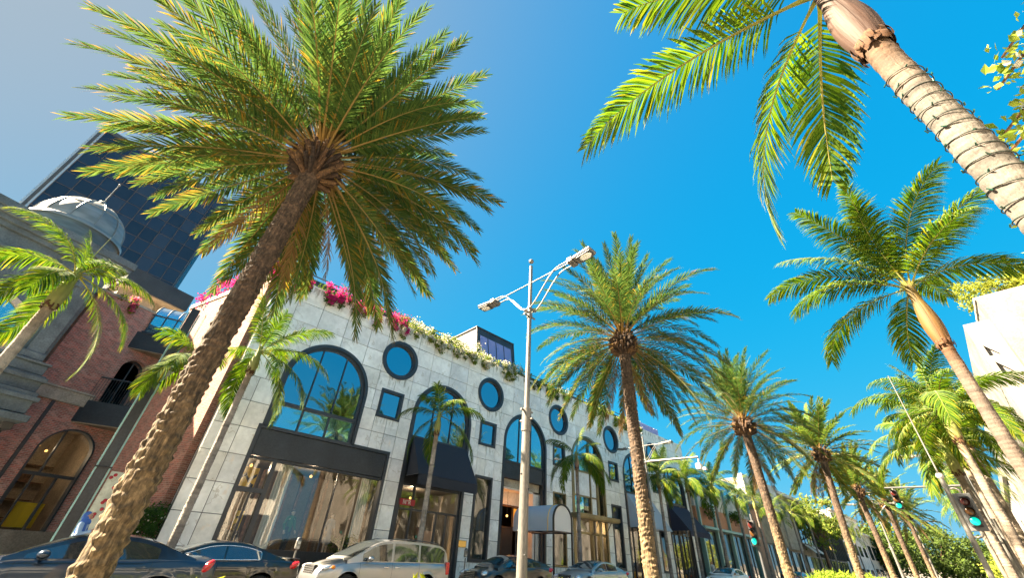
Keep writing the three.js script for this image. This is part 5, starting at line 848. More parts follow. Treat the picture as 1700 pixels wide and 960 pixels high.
car('parked_hatchback', 'dark grey hatchback half hidden by the street lamp pole', [15.6, -16.15], 0, sedan({ L: 4.55, W: 1.78, color: [0.035, 0.037, 0.04], deck: [[-2.27, 0.30], [-2.28, 0.52], [-2.2, 0.72], [-1.85, 0.88], [-1.3, 0.98], [-0.9, 1.02], [0, 1.04], [1.2, 1.10], [1.9, 1.16], [2.2, 1.12], [2.27, 0.7], [2.22, 0.32]], belt: [[-2.28, 0.62], [-1.7, 0.82], [-0.9, 0.94], [0.8, 1.02], [2.28, 1.08]],
  gh: [[-1.35, 0.97], [-0.85, 1.22], [-0.3, 1.43], [0.1, 1.49], [0.5, 1.48], [1.0, 1.41], [1.6, 1.28], [2.1, 1.14]], win: [[-0.98, 0.22], [0.28, 1.35]], rw: [0.66, 0.95], ws: [0.06, 0.38], trim: false, spoiler: 1.18, wx: [-1.35, 1.3], hlY: 0.76, tlY: 0.95, seam: [-0.95, 0.25, 1.1] }));
car('parked_sedan', 'pale silver blue sedan in front of the brass framed shop', [22.1, -16.15], 0, sedan({ color: [0.30, 0.36, 0.42], metal: 0.65 }));
const lane = 'cars farther along the street';
car('car', 'white car far along the left side before the striped awnings', [40, -15.9], 0, sedan({ color: [0.75, 0.75, 0.74], metal: 0, group: lane }));
car('car', 'red car far along the left side under the median palms', [58, -15.9], 0, sedan({ color: [0.45, 0.01, 0.015], metal: 0.1, group: lane }));
car('car', 'second red car just beyond the other red one', [65, -15.9], 0, sedan({ color: [0.4, 0.012, 0.012], metal: 0.1, group: lane }));
car('car', 'dark blue car at the end of the near lane', [62, -4.4], PI, sedan({ color: [0.02, 0.03, 0.06], group: lane }));
car('car', 'white car in the near lane at the bottom right', [38.5, -1.9], PI, sedan({ color: [0.7, 0.7, 0.69], metal: 0, group: lane }));
// ---------------------------------------------------------------- street furniture
function lampPost(label, x, z, H, o = {}) { // tall pole with two flat heads on braced double arms across the street
  const t = thing('street_lamp', label, 'street lamp', [x, gy(x) + 0.14, z], o.turn || 0, 'double armed street lamps'), h = H - 0.14, yc = h * 0.79, ya = h * 0.893, R = o.reach ?? 1.75;
  part(t, 'pole', merge([cyl(0, 0, 0.25, 0, 0.2, 0.17, 20), cyl(0, 0.2, h * 0.455, 0, 0.125, 0.105, 20), cyl(0, h * 0.455, h * 0.97, 0, 0.075, 0.055, 16)]), M.metal);
  part(t, 'collar', merge([cyl(0, h * 0.41, h * 0.47, 0, 0.128, 0.125, 16), bar([-0.22, h * 0.465, 0], [0.22, h * 0.465, 0], 0.03), bar([0, h * 0.44, -0.22], [0, h * 0.44, 0.22], 0.03)]), M.metal);
  part(t, 'collar', merge([cyl(0, yc - 0.28, yc - 0.16, 0, 0.09, 0.09, 16), bar([-0.24, yc - 0.22, 0], [0.24, yc - 0.22, 0], 0.028)]), M.metal);
  part(t, 'finial', new THREE.SphereGeometry(0.085, 20, 14).translate(0, h * 0.992, 0), M.metal);
  part(t, 'tie_rod', bar([0, ya + 0.05, -R], [0, ya + 0.05, R], 0.02), M.metal);
  for (const s of [-1, 1]) {
    part(t, 'arm', [-0.13, 0.13].map(dx => tube([[dx, yc, -s * 0.05], [dx, yc, s * 0.12], [dx, yc + 0.12, s * 0.3], [dx, ya - 0.14, s * (R - 0.75)], [dx, ya, s * (R - 0.5)], [dx, ya + 0.02, s * R]], 0.021, 8, 40)), M.metal);
    part(t, 'bracket', bx(-0.17, 0.17, yc - 0.03, yc + 0.03, s * 0.1 - 0.03, s * 0.1 + 0.03), M.metal); part(t, 'bracket', merge([rbx(-0.18, 0.18, ya - 0.06, ya + 0.1, s * R - 0.1, s * R + 0.1, 0.02), cyl(0.1, ya + 0.08, ya + 0.2, s * R, 0.03)]), M.metal);
    const hd = part(t, 'lamp_head', uvBox(new RoundedBoxGeometry(0.38, 0.11, 0.66, 3, 0.045).rotateX(-s * 0.12).translate(0, ya + 0.05, s * (R + 0.44))), M.metal);
    part(hd, 'underside', uvBox(new RoundedBoxGeometry(0.32, 0.03, 0.5, 2, 0.01).rotateX(-s * 0.12).translate(0, ya - 0.02, s * (R + 0.5))), M.dmetal);
    part(hd, 'lamp_glass', new THREE.SphereGeometry(1, 20, 10).scale(0.13, 0.04, 0.2).rotateX(-s * 0.12).translate(0, ya - 0.035, s * (R + 0.5)), phy([0.8, 0.8, 0.75], { roughness: 0.15, clearcoat: 1 }));
  }
  const bolts = part(t, 'bolt', merge([...Array(8)].map((_, i) => { const y = 0.9 + i * 0.42 * (i % 2 ? 1 : 1.05), a = i * 1.9; return new THREE.SphereGeometry(0.022, 8, 6).translate(0.118 * Math.cos(a), y, 0.118 * Math.sin(a)); })), M.dmetal); bolts.userData.kind = 'stuff';
  return t;
}
lampPost('tall double armed street lamp rising in the middle of the picture', 7.68, -7.5, 10.0);
const l2 = lampPost('double armed street lamp with signal arm on the far kerb behind the second date palm', 31.6, -17.2, 10.6);
part(l2, 'mast_arm', bar([0, 8.15, 0], [0, 8.05, 4.3], 0.1, 12, 0.07), M.metal); part(l2, 'camera_box', merge([rbx(-0.16, 0.3, 7.2, 7.6, 4.05, 4.4, 0.04, 2), rbx(-0.1, 0.2, 7.1, 7.3, 4.5, 4.75, 0.04, 2), bar([0.05, 7.5, 4.25], [0.05, 8.05, 4.25], 0.04)]), M.white);
lampPost('double armed street lamp on the median past the fifth date palm', 60, -7.2, 8.6, { reach: 1.7 });
lampPost('farthest double armed street lamp on the median', 84, -6.6, 8.8);
lampPost('double armed street lamp on the near pavement at the bottom right', 34, 0.35, 8.2);
function signalHead(t, x, y, z, sc = 1, back = true) { // three lenses facing -x, green lit
  const h = part(t, 'signal_head', uvBox(new RoundedBoxGeometry(0.2 * sc, 1.06 * sc, 0.34 * sc, 2, 0.03).translate(x, y, z)), M.black);
  if (back) part(h, 'backplate', rbx(x - 0.02 + 0.05 * sc, x + 0.03 + 0.05 * sc, y - 0.66 * sc, y + 0.66 * sc, z - 0.26 * sc, z + 0.26 * sc, 0.02), std([0.09, 0.095, 0.10], 0.5));
  const cols = [[0.06, 0.008, 0.006], [0.07, 0.03, 0.006], [0, 0.55, 0.42]];
  cols.forEach((c, i) => {
    const yy = y + (1 - i) * 0.34 * sc, xx = x - 0.1 * sc;
    part(h, 'lens', new THREE.SphereGeometry(0.14 * sc, 20, 10, 0, 2 * PI, 0, PI / 2).scale(1, 0.3, 1).rotateZ(PI / 2).translate(xx - 0.005, yy, z), i === 2 ? std([0.0, 0.2, 0.15], 0.3, { emissive: lin(0.0, 0.85, 0.62), emissiveIntensity: 0.085 }) : std(c, 0.25));
    part(h, 'visor', new THREE.CylinderGeometry(0.155 * sc, 0.155 * sc, 0.24 * sc, 20, 1, true, -PI * 0.72, PI * 1.44).rotateZ(PI / 2).translate(xx - 0.12 * sc, yy, z), std([0.012, 0.013, 0.014], 0.6, { side: THREE.DoubleSide }));
  });
  return h;
}
{
  const t = thing('traffic_signal', 'large green traffic signal on a post with a white ball top at the right', 'traffic signal', [19.3, 0.13, -0.36]);
  part(t, 'pole', cyl(0, 0, 4.15, 0, 0.075, 0.06, 14), M.metal); part(t, 'spike', bar([0, 4.3, 0], [0, 7.6, 0], 0.022, 8, 0.012), M.metal); part(t, 'ball', new THREE.SphereGeometry(0.1, 18, 12).translate(0, 4.22, 0), M.white); part(t, 'base', cyl(0, 0, 0.3, 0, 0.17, 0.12, 14), M.metal);
  signalHead(t, -0.1, 3.2, 0.26, 0.76); part(t, 'bracket', tube([[0, 2.6, 0], [0, 2.55, 0.13], [-0.05, 2.6, 0.26], [-0.05, 2.76, 0.26]], 0.03, 8, 16), M.metal); part(t, 'bracket', tube([[0, 3.8, 0], [0, 3.85, 0.13], [-0.05, 3.8, 0.26], [-0.05, 3.62, 0.26]], 0.03, 8, 16), M.metal);
  const t2 = thing('traffic_signal', 'small green traffic signal low behind the large one at the right', 'traffic signal', [27, 0.25, 0.1]); part(t2, 'pole', cyl(0, 0, 3.6, 0.3, 0.07, 0.06), M.metal); signalHead(t2, -0.1, 2.75, 0, 0.95, false); part(t2, 'bracket', bar([0, 2.75, 0], [0, 2.75, 0.3], 0.03), M.metal);
  const t3 = thing('traffic_signal', 'green traffic signal hanging from a mast arm among the palms', 'traffic signal', [36, 0.35, -3.1]); signalHead(t3, 0, 5.4, 0, 1.0, false); part(t3, 'mast_arm', bar([0.2, 6.1, -0.4], [0.2, 6.0, 3.6], 0.05, 10, 0.07), M.dmetal); part(t3, 'pole', cyl(0.2, 0, 6.6, 3.6, 0.13, 0.1), M.dmetal); part(t3, 'hanger', bar([0.2, 6.05, 0], [0.05, 5.9, 0], 0.03), M.metal);
  const t4 = thing('traffic_signal', 'green traffic signal on the median post below the third date palm', 'traffic signal', [23, 0.24, -7.55]); part(t4, 'pole', cyl(0.2, 0, 3.6, 0, 0.06, 0.055), M.dmetal); signalHead(t4, 0, 2.8, 0, 0.95, false); part(t4, 'bracket', bar([0, 2.35, 0], [0.2, 2.35, 0], 0.025), M.dmetal); part(t4, 'bracket', bar([0, 3.25, 0], [0.2, 3.25, 0], 0.025), M.dmetal);
}
{
  const mk = (label, x, z) => { const t = thing('parking_meter', label, 'parking meter', [x, gy(x) + 0.13, z], 0, 'parking meters along the far kerb'); part(t, 'post', cyl(0, 0, 1.15, 0, 0.03), M.metal); const h = part(t, 'meter_head', uvBox(new RoundedBoxGeometry(0.17, 0.3, 0.13, 3, 0.05).translate(0, 1.32, 0)), M.metal); part(h, 'dome', new THREE.SphereGeometry(0.085, 18, 10).scale(1, 0.9, 0.75).translate(0, 1.46, 0), M.dmetal); part(h, 'display', rbx(-0.05, 0.05, 1.33, 1.41, 0.06, 0.072, 0.004), carGlass); part(h, 'label_plate', rbx(-0.05, 0.05, 1.2, 1.27, 0.06, 0.071, 0.004), M.white); return t; };
  mk('grey parking meter behind the tail of the black sedan', 6.22, -17.1); mk('grey parking meter between the minivan and the dark hatchback', 13.8, -17.1);
  const b = thing('stand_in_pole', 'dark square pole standing in for a glazed shop corner, with painted edge highlights and a leafy banner at the left', 'stand-in pole', [0.16, 0.13, -19.1]);  // made-up pole in place of the shop's glazed corner
  part(b, 'pole', rbx(-0.14, 0.14, 0, 9.0, -0.14, 0.14, 0.01), M.fascia); part(b, 'edge_highlight', merge([rbx(-0.2, -0.15, 0.6, 8.8, -0.08, 0.16, 0.008), rbx(0.15, 0.2, 0.6, 8.8, -0.08, 0.16, 0.008)]), M2.teal);  // paler strips paint bright reflections along the edges
  part(b, 'clamp', merge([rbx(-0.22, 0.22, 3.05, 3.1, -0.16, 0.18, 0.01), rbx(-0.22, 0.22, 5.9, 5.96, -0.16, 0.18, 0.01)]), M.black);
  part(b, 'banner', uvBox(gridGeo(8, 16, (u, v) => [0.25 + u * 0.5, 1.3 + v * 1.7, 0.05 + 0.02 * Math.sin(u * 6)])), std([0.62, 0.66, 0.58], 0.8, { map: rep(T_stone, 1) }));
  const dots = []; seed(12); for (let i = 0; i < 12; i++) dots.push(new THREE.SphereGeometry(0.05, 10, 8).scale(1, 1, 0.3).translate(0.3 + rnd() * 0.4, 1.4 + rnd() * 1.5, 0.09)); const ds = part(b, 'printed_flower', dots, M.red); ds.userData.kind = 'stuff';
  part(b, 'flag', prism([[0.16, 6.0], [0.62, 6.9], [0.5, 7.0], [0.16, 6.35]], 0, 0.03), M.white);
  const hd = (label, x, z) => {};
}
// ---------------------------------------------------------------- people
function sdfMesh(parts, cell, pad = 0.06) { // parts: [x0,y0,z0,r0, x1,y1,z1,r1] tapered capsules, joined smoothly
  let lo = [1e9, 1e9, 1e9], hi = [-1e9, -1e9, -1e9]; for (const p of parts) for (const o of [0, 4]) for (let k = 0; k < 3; k++) { lo[k] = Math.min(lo[k], p[o + k] - p[o + 3]); hi[k] = Math.max(hi[k], p[o + k] + p[o + 3]); }
  const S = Math.max(hi[0] - lo[0], hi[1] - lo[1], hi[2] - lo[2]) / 2 + pad, c = [0, 1, 2].map(k => (lo[k] + hi[k]) / 2), res = Math.min(110, Math.ceil(2 * S / cell) + 4);
  const mc = new MarchingCubes(res, new THREE.MeshStandardMaterial(), false, false, 90000); mc.isolation = 0; const n = mc.size, h = n / 2, kk = parts.k || 0.035;
  for (let z = 0; z < n; z++) for (let y = 0; y < n; y++) for (let x = 0; x < n; x++) {
    const px = c[0] + (x - h) / h * S, py = c[1] + (y - h) / h * S, pz = c[2] + (z - h) / h * S; let d = 1e3;
    for (const p of parts) { const bx_ = p[4] - p[0], by = p[5] - p[1], bz = p[6] - p[2], ax = px - p[0], ay = py - p[1], az = pz - p[2], L = bx_ * bx_ + by * by + bz * bz, t = L > 1e-9 ? clamp((ax * bx_ + ay * by + az * bz) / L, 0, 1) : 0; const q = Math.hypot(ax - bx_ * t, ay - by * t, az - bz * t) - lerp(p[3], p[7], t); const hh = clamp(0.5 + 0.5 * (q - d) / kk, 0, 1); d = d > 100 ? q : lerp(q, d, hh) - kk * hh * (1 - hh); }
    mc.field[x + y * n + z * n * n] = -d;
  }
  mc.update(); const pos = mc.positionArray.slice(0, mc.count * 3), nor = mc.normalArray.slice(0, mc.count * 3);
  for (let i = 0; i < pos.length; i += 3) for (let k = 0; k < 3; k++) pos[i + k] = pos[i + k] * S + c[k];
  const g = new THREE.BufferGeometry(); g.setAttribute('position', new THREE.BufferAttribute(pos, 3)); g.setAttribute('normal', new THREE.BufferAttribute(nor, 3)); g.setAttribute('uv', new THREE.BufferAttribute(new Float32Array(mc.count * 2), 2)); return g;
}
const hand = (x, y, z, d, s) => { // palm with four fingers and a thumb, pointing along d (x,y,z)
  const D = vnorm(d), B = vnorm(vcross(D, [0.2, 0.3, s])), N = vnorm(vcross(D, B)), P = (a, b, c) => [x + D[0] * a + B[0] * b + N[0] * c, y + D[1] * a + B[1] * b + N[1] * c, z + D[2] * a + B[2] * b + N[2] * c], out = [[...P(0, 0, 0), 0.027, ...P(0.07, 0, 0), 0.033]];
  [[-0.03, 0.062], [-0.01, 0.075], [0.011, 0.07], [0.031, 0.055]].forEach(([b, l]) => { out.push([...P(0.085, b, 0), 0.0095, ...P(0.085 + l * 0.55, b * 1.1, 0.012), 0.009], [...P(0.085 + l * 0.55, b * 1.1, 0.012), 0.009, ...P(0.085 + l * 0.8, b * 1.1, 0.036), 0.0075]); });
  out.push([...P(0.02, -0.03, 0.005), 0.012, ...P(0.06, -0.058, 0.02), 0.0095]); return out;
};
// standing or walking figure facing +x; j overrides joints
function person(name, label, pos, turn, o) {
  const t = thing(name, label, o.cat || 'person', [pos[0], gy(pos[0]) + (pos[2] ?? 0.13), pos[1]], turn, o.group), f = o.fem ? 0.9 : 1, st = o.stride ?? 0.18, H = 1.70;
  const hip = [[0, 0.92, 0.085], [0, 0.92, -0.085]], knee = [[st * 0.7 + 0.03, 0.49, 0.095], [-st * 0.3, 0.49, -0.095]], ank = [[st, 0.08, 0.10], [-st, 0.10, -0.10]], sho = [[0, 1.40, 0.18 * f], [0, 1.40, -0.18 * f]];
  const elb = o.elb || [[-0.05 - st * 0.4, 1.13, 0.24 * f], [0.02 + st * 0.4, 1.13, -0.24 * f]], wri = o.wri || [[0.06 - st * 0.5, 0.90, 0.25 * f], [0.16 + st * 0.5, 0.92, -0.24 * f]];
  const body = [[0, 1.52, 0, 0.05, 0, 1.44, 0, 0.06], [0.012, 1.62, 0, 0.088, 0.02, 1.565, 0, 0.07], [0.085, 1.595, 0, 0.016, 0.105, 1.588, 0, 0.014], [-0.01, 1.61, 0.083, 0.014, -0.01, 1.585, 0.084, 0.012], [-0.01, 1.61, -0.083, 0.014, -0.01, 1.585, -0.084, 0.012]];
  for (let k = 0; k < 2; k++) body.push([...hip[k], 0.085, ...knee[k], 0.06], [...knee[k], 0.058, ...ank[k], 0.038], [...ank[k], 0.04, ank[k][0] + 0.15, 0.035, ank[k][2], 0.03], [...sho[k], 0.052, ...elb[k], 0.04], [...elb[k], 0.038, ...wri[k], 0.026], ...hand(...wri[k], vadd(wri[k], elb[k], -1), k ? -1 : 1));
  body.push([0, 1.38, 0, 0.11, 0, 1.0, 0, 0.11], [0, 1.38, 0.1, 0.07, 0, 1.38, -0.1, 0.07]);
  part(t, 'body', sdfMesh(body, o.cell ?? 0.018), std(o.skin || [0.42, 0.24, 0.16], 0.6));
  const face = t.children[0]; for (const z of [-0.032, 0.032]) part(face, 'eye', new THREE.SphereGeometry(0.012, 8, 6).translate(0.086, 1.63, z), M.rubber); part(face, 'mouth', bx(0.088, 0.094, 1.555, 1.563, -0.022, 0.022), M.red);
  const e = 0.014, topw = [[0, 1.40, 0, 0.125, 0, 1.16, 0, 0.115], [0, 1.42, 0.13 * f, 0.065, 0, 1.42, -0.13 * f, 0.065], [0, 1.16, 0, 0.115, 0, o.dress ? 0.62 : 0.94, 0, o.dress ? 0.2 : 0.125]];
  for (let k = 0; k < 2; k++) { topw.push([...sho[k], 0.066, ...elb[k], 0.055]); if (o.sleeves) topw.push([...elb[k], 0.052, ...vadd(elb[k], vadd(wri[k], elb[k], -1), 0.9), 0.042]); }
  const top = part(t, o.dress ? 'dress' : 'jacket', sdfMesh(topw, o.cell ?? 0.018), std(o.top, 0.85));
  if (o.stripes) for (let i = 0; i < 8; i++) part(top, 'stripe', new THREE.TorusGeometry(lerp(0.138, 0.206, i / 7), 0.014, 6, 28).rotateX(PI / 2).translate(0, 1.28 - i * 0.085, 0), M.rubber);
  if (!o.dress) part(t, 'trousers', sdfMesh([0, 1].flatMap(k => [[...hip[k], 0.1, ...knee[k], 0.078], [...knee[k], 0.076, ...ank[k], 0.06]]).concat([[0, 0.98, 0.05, 0.11, 0, 0.98, -0.05, 0.11]]), o.cell ?? 0.018), std(o.legs || [0.03, 0.035, 0.05], 0.85));
  if (o.hood) { const h = part(t, 'headscarf', sdfMesh([[-0.025, 1.635, 0, 0.098, -0.03, 1.58, 0, 0.1], [-0.03, 1.56, 0.05, 0.06, 0.05, 1.46, 0.02, 0.08], [-0.03, 1.56, -0.05, 0.06, 0.05, 1.46, -0.02, 0.08], [0, 1.45, 0.1, 0.09, 0.02, 1.25, 0.1, 0.11], [0, 1.45, -0.1, 0.09, 0.02, 1.25, -0.1, 0.11]], 0.016), std(o.hood, 0.85)); }
  else part(t, 'hair', sdfMesh([[-0.02, 1.65, 0, 0.095, -0.035, 1.61, 0, 0.09], ...(o.fem ? [[-0.06, 1.6, 0.03, 0.06, -0.07, 1.42, 0.03, 0.045], [-0.06, 1.6, -0.03, 0.06, -0.07, 1.42, -0.03, 0.045]] : [])], 0.014), std(o.hair || [0.03, 0.02, 0.015], 0.7));
  return t;
}
person('person', 'person in a blue headscarf and pale blue top looking right, above the blue sedan', [0.44, -17.9, 0.22], -0.3, { hood: [0.05, 0.13, 0.42], top: [0.30, 0.42, 0.60], sleeves: true, fem: true, elb: [[0.06, 1.16, 0.24], [0.0, 1.14, -0.22]], wri: [[0.28, 1.26, 0.13], [0.2, 1.22, -0.15]], stride: 0.1 });
const walk = 'people on the far pavement';
person('person', 'woman in a black and white striped dress before the teal glazed shop', [43.8, -18.6], 2.8, { fem: true, dress: true, stripes: true, top: [0.7, 0.7, 0.7], hair: [0.20, 0.10, 0.04], group: walk, cell: 0.022 });
person('person', 'person in a black top with light bag walking beside the striped dress', [46.6, -18.4], 0.4, { fem: true, top: [0.02, 0.02, 0.025], legs: [0.03, 0.03, 0.04], group: walk, cell: 0.022 });
person('person', 'person in a turquoise shirt behind the third date palm trunk', [62.4, -18.4], 0.2, { top: [0.08, 0.38, 0.50], legs: [0.02, 0.025, 0.05], group: walk, cell: 0.024 });
const mann = 'clothed mannequins in the corner shop window';
person('mannequin', 'mannequin in a dark jacket behind the left door of the corner shop', [4.85, -22.0, 0.35], -1.5, { cat: 'mannequin', top: [0.03, 0.03, 0.032], sleeves: true, stride: 0.02, group: mann, cell: 0.024, skin: [0.45, 0.33, 0.26] });
person('mannequin', 'mannequin in a brown coat behind the right side of the shop door', [5.28, -22.2, 0.35], -1.4, { cat: 'mannequin', top: [0.12, 0.07, 0.04], sleeves: true, stride: 0.02, group: mann, cell: 0.024, skin: [0.45, 0.33, 0.26] });
person('mannequin', 'mannequin in a grey dress standing in the wide shop window', [9.2, -21.9, 1.05], -1.3, { cat: 'mannequin', fem: true, dress: true, top: [0.30, 0.29, 0.30], stride: 0.02, group: mann, cell: 0.024, skin: [0.45, 0.33, 0.26] });
person('mannequin', 'mannequin in a green jacket left of the grey dressed one', [7.4, -22.1, 1.05], -1.2, { cat: 'mannequin', top: [0.05, 0.12, 0.06], sleeves: true, stride: 0.02, group: mann, cell: 0.024, skin: [0.45, 0.33, 0.26] });
{
  const p = thing('window_poster', 'yellow and black hanging poster inside the corner shop door', 'poster', [5.1, 0, -22.6]); part(p, 'board', rbx(-0.38, 0.38, 3.45, 4.35, -0.02, 0.02, 0.005), M.yellow);
  part(p, 'print', merge([prism([[-0.36, 3.75], [-0.1, 3.95], [0.1, 3.7], [0.36, 4.0], [0.36, 4.12], [0.05, 3.9], [-0.1, 4.12], [-0.36, 3.9]], 0.021, 0.026), prism([[0.1, 3.5], [0.34, 3.5], [0.34, 3.66], [0.2, 3.72]], 0.021, 0.026)]), M.rubber);
  const q = thing('window_poster', 'tall narrow yellow poster low inside the corner shop door', 'poster', [5.35, 0, -22.5]); part(q, 'board', rbx(-0.14, 0.14, 1.4, 2.6, -0.02, 0.02, 0.005), M.yellow); part(q, 'print', merge([bx(-0.08, 0.08, 1.5, 1.54, 0.021, 0.026), bx(-0.1, 0.02, 2.3, 2.4, 0.021, 0.026)]), M.rubber);
}
// ---------------------------------------------------------------- planting: leaf masses of many small faces
function leafCloud(n, sample, size, cA, cB, asp = 0.55) { const T = new Tris(); for (let i = 0; i < n; i++) { const p = sample(), s = size * rr(0.6, 1.35), a = rr(0, 2 * PI), e = Math.asin(rr(-0.95, 0.95)), d = [Math.cos(e) * Math.cos(a), Math.sin(e), Math.cos(e) * Math.sin(a)], w = vnorm(vcross(d, [rr(-1, 1), rr(-1, 1), rr(-1, 1)])), c = cmix(cA, cB, rnd()), m = vadd(p, d, s * 0.5), t = vadd(p, d, s), f = vnorm(vcross(d, w)), l = vadd(vadd(m, w, s * asp * 0.5), f, s * 0.08), r = vadd(vadd(m, w, -s * asp * 0.5), f, s * 0.08); T.tri(p, l, t, c, c, c); T.tri(p, t, r, c, c, c); } return T.geo(); }
const gauss = () => (rnd() + rnd() + rnd() - 1.5) * 0.82;
const G1 = [0.035, 0.085, 0.010], G2 = [0.12, 0.18, 0.018], MAG1 = [0.42, 0.008, 0.12], MAG2 = [0.70, 0.04, 0.28], WH1 = [0.62, 0.58, 0.46], WH2 = [0.80, 0.76, 0.68];
// climber spilling over a wall top: path from a to b, hanging down the face
function climber(label, a, b, o) {
  seed(o.seed); const A = V3(...a), B = V3(...b), L = A.distanceTo(B), d = B.clone().sub(A).normalize(), nrm = V3(-d.z, 0, d.x); if (o.flip) nrm.negate();
  const t = thing(o.name || 'bougainvillea', label, o.cat || 'climber', a), clumps = []; const nc = Math.round(L * (o.dens ?? 2.2));
  for (let i = 0; i < nc; i++) { const s = (i + rnd()) / nc * L, big = 0.5 + 0.8 * fbm(s / 9.0 + o.seed * 0.13, 0.3, 8, 17, 3); clumps.push([d.x * s + nrm.x * rr(-0.35, 0.25), rr(-0.15, 0.38) * (o.up ?? 1) * big, d.z * s + nrm.z * rr(-0.35, 0.25), (0.16 + 0.26 * rnd()) * big * (o.big ?? 1)]); if (rnd() < (o.hang ?? 0.5)) { let y = -0.1; const k = Math.round(rr(2, 6)); for (let j = 0; j < k; j++) { y -= rr(0.08, 0.2); clumps.push([d.x * s + rr(-0.12, 0.12), y, d.z * s + nrm.z * 0.16 + nrm.x * 0, 0.11]); } } }
  const smp = () => { const c = pick(clumps); return [c[0] + gauss() * c[3] * 1.3, c[1] + gauss() * c[3] * 1.1, c[2] + gauss() * c[3] * 1.1]; };
  part(t, 'foliage', leafCloud(Math.round(L * (o.leaf ?? 300)), smp, o.size ?? 0.12, o.gA || G1, o.gB || G2), L_shrub);
  const fl = []; for (let i = 0; i < clumps.length; i++) if (rnd() < (o.fr ?? 0.75)) fl.push(clumps[i]);
  if (fl.length) part(t, 'flowers', leafCloud(Math.round(L * (o.flow ?? 300)), () => { const c = pick(fl); return [c[0] + gauss() * c[3] * 1.35, c[1] + gauss() * c[3] * 1.1 + 0.05, c[2] + gauss() * c[3] * 1.2 + nrm.z * 0.06]; }, o.fsize ?? 0.10, o.fA, o.fB, 0.95), L_shrub);
  const st = []; for (let i = 0; i < Math.min(40, nc); i++) { const c = clumps[i * Math.floor(clumps.length / Math.min(40, nc))]; st.push(bar([c[0], c[1] - 0.3, c[2]], [c[0] + rr(-0.2, 0.2), c[1] + 0.1, c[2]], 0.012, 5)); } part(t, 'stems', st, M.wood).userData.kind = 'stuff';
  return t;
}
climber('magenta bougainvillea along the lane side parapet behind the big palm trunk', [0.2, 13.6, -28.8], [2.7, 13.55, -21.2], { seed: 3, flip: true, fA: MAG1, fB: MAG2, flow: 900, leaf: 160, up: 2.0, big: 1.4, hang: 0.6, fsize: 0.12 });
climber('magenta bougainvillea spilling over the front parapet at the marble corner', [2.8, 13.5, -20.95], [10.4, 13.5, -20.95], { seed: 5, fA: MAG1, fB: MAG2, flow: 620, leaf: 420, dens: 4, up: 1.2, big: 1.15, hang: 0.5, fr: 0.62 });
climber('white flowering climber left of the roof dormer', [9.6, 13.5, -20.95], [20.8, 13.5, -20.95], { seed: 7, name: 'flowering_climber', fA: WH1, fB: WH2, flow: 420, leaf: 900, dens: 4.5, up: 1.3, big: 1.2, hang: 0.4, fr: 0.5, gA: [0.09, 0.15, 0.02], gB: [0.28, 0.34, 0.04] });
climber('dark green climber with few white flowers right of the roof dormer', [21.2, 13.5, -20.98], [27, 13.5, -20.98], { seed: 9, name: 'flowering_climber', fA: WH1, fB: WH2, flow: 70, leaf: 600, dens: 4, up: 0.8, hang: 0.4, fr: 0.3 });
climber('yellow green climber at the roof edge behind the second date palm', [29.5, 13.5, -20.95], [38.2, 13.5, -20.95], { seed: 11, name: 'flowering_climber', fA: WH1, fB: WH2, flow: 60, leaf: 800, dens: 4, up: 1.1, hang: 0.4, fr: 0.3, gA: [0.12, 0.19, 0.02], gB: [0.32, 0.38, 0.04] });
climber('pink flowering plant on top of the brick building', [-4.6, 13.95, -32.2], [-2.4, 13.95, -33.1], { seed: 13, fA: [0.5, 0.04, 0.16], fB: [0.75, 0.25, 0.3], flow: 300, leaf: 420, up: 1.2, hang: 0.3, gA: [0.10, 0.18, 0.02], gB: [0.3, 0.36, 0.04] });
function shrub(name, label, x, y, z, w, h, d, o) {
  seed(o.seed); const t = thing(name, label, o.cat || 'shrub', [x, y, z], 0, o.group), cl = []; for (let i = 0; i < (o.clumps ?? 40); i++) cl.push([rr(-0.5, 0.5) * w, h * (0.15 + 0.8 * Math.sqrt(rnd())), rr(-0.5, 0.5) * d, rr(0.12, 0.3) * Math.min(w, h, 1.2)]);
  part(t, 'foliage', leafCloud(o.n ?? 2500, () => { const c = pick(cl); return [c[0] + gauss() * c[3], Math.max(0.05, c[1] + gauss() * c[3]), c[2] + gauss() * c[3]]; }, o.size ?? 0.1, o.gA || G1, o.gB || G2, o.asp ?? 0.55), L_shrub);
  if (o.flow) part(t, 'flowers', leafCloud(o.flow, () => { const c = pick(cl); return [c[0] + gauss() * c[3] * 1.2, Math.max(0.1, c[1] + gauss() * c[3]), c[2] + gauss() * c[3] * 1.2]; }, 0.08, o.fA || WH1, o.fB || WH2, 0.95), L_shrub);
  part(t, 'stems', [...Array(9)].map(() => bar([rr(-0.3, 0.3) * w, 0, rr(-0.3, 0.3) * d], [rr(-0.4, 0.4) * w, h * 0.8, rr(-0.4, 0.4) * d], 0.015, 5)), M.wood).userData.kind = 'stuff';
  return t;
}
shrub('hedge', 'dense dark green hedge with small white flowers at the foot of the brick wall', 1.95, 0.12, -21.2, 1.1, 2.35, 1.0, { seed: 21, n: 6000, size: 0.09, clumps: 120, cat: 'hedge', gA: [0.02, 0.06, 0.012], gB: [0.06, 0.14, 0.02], flow: 40 });
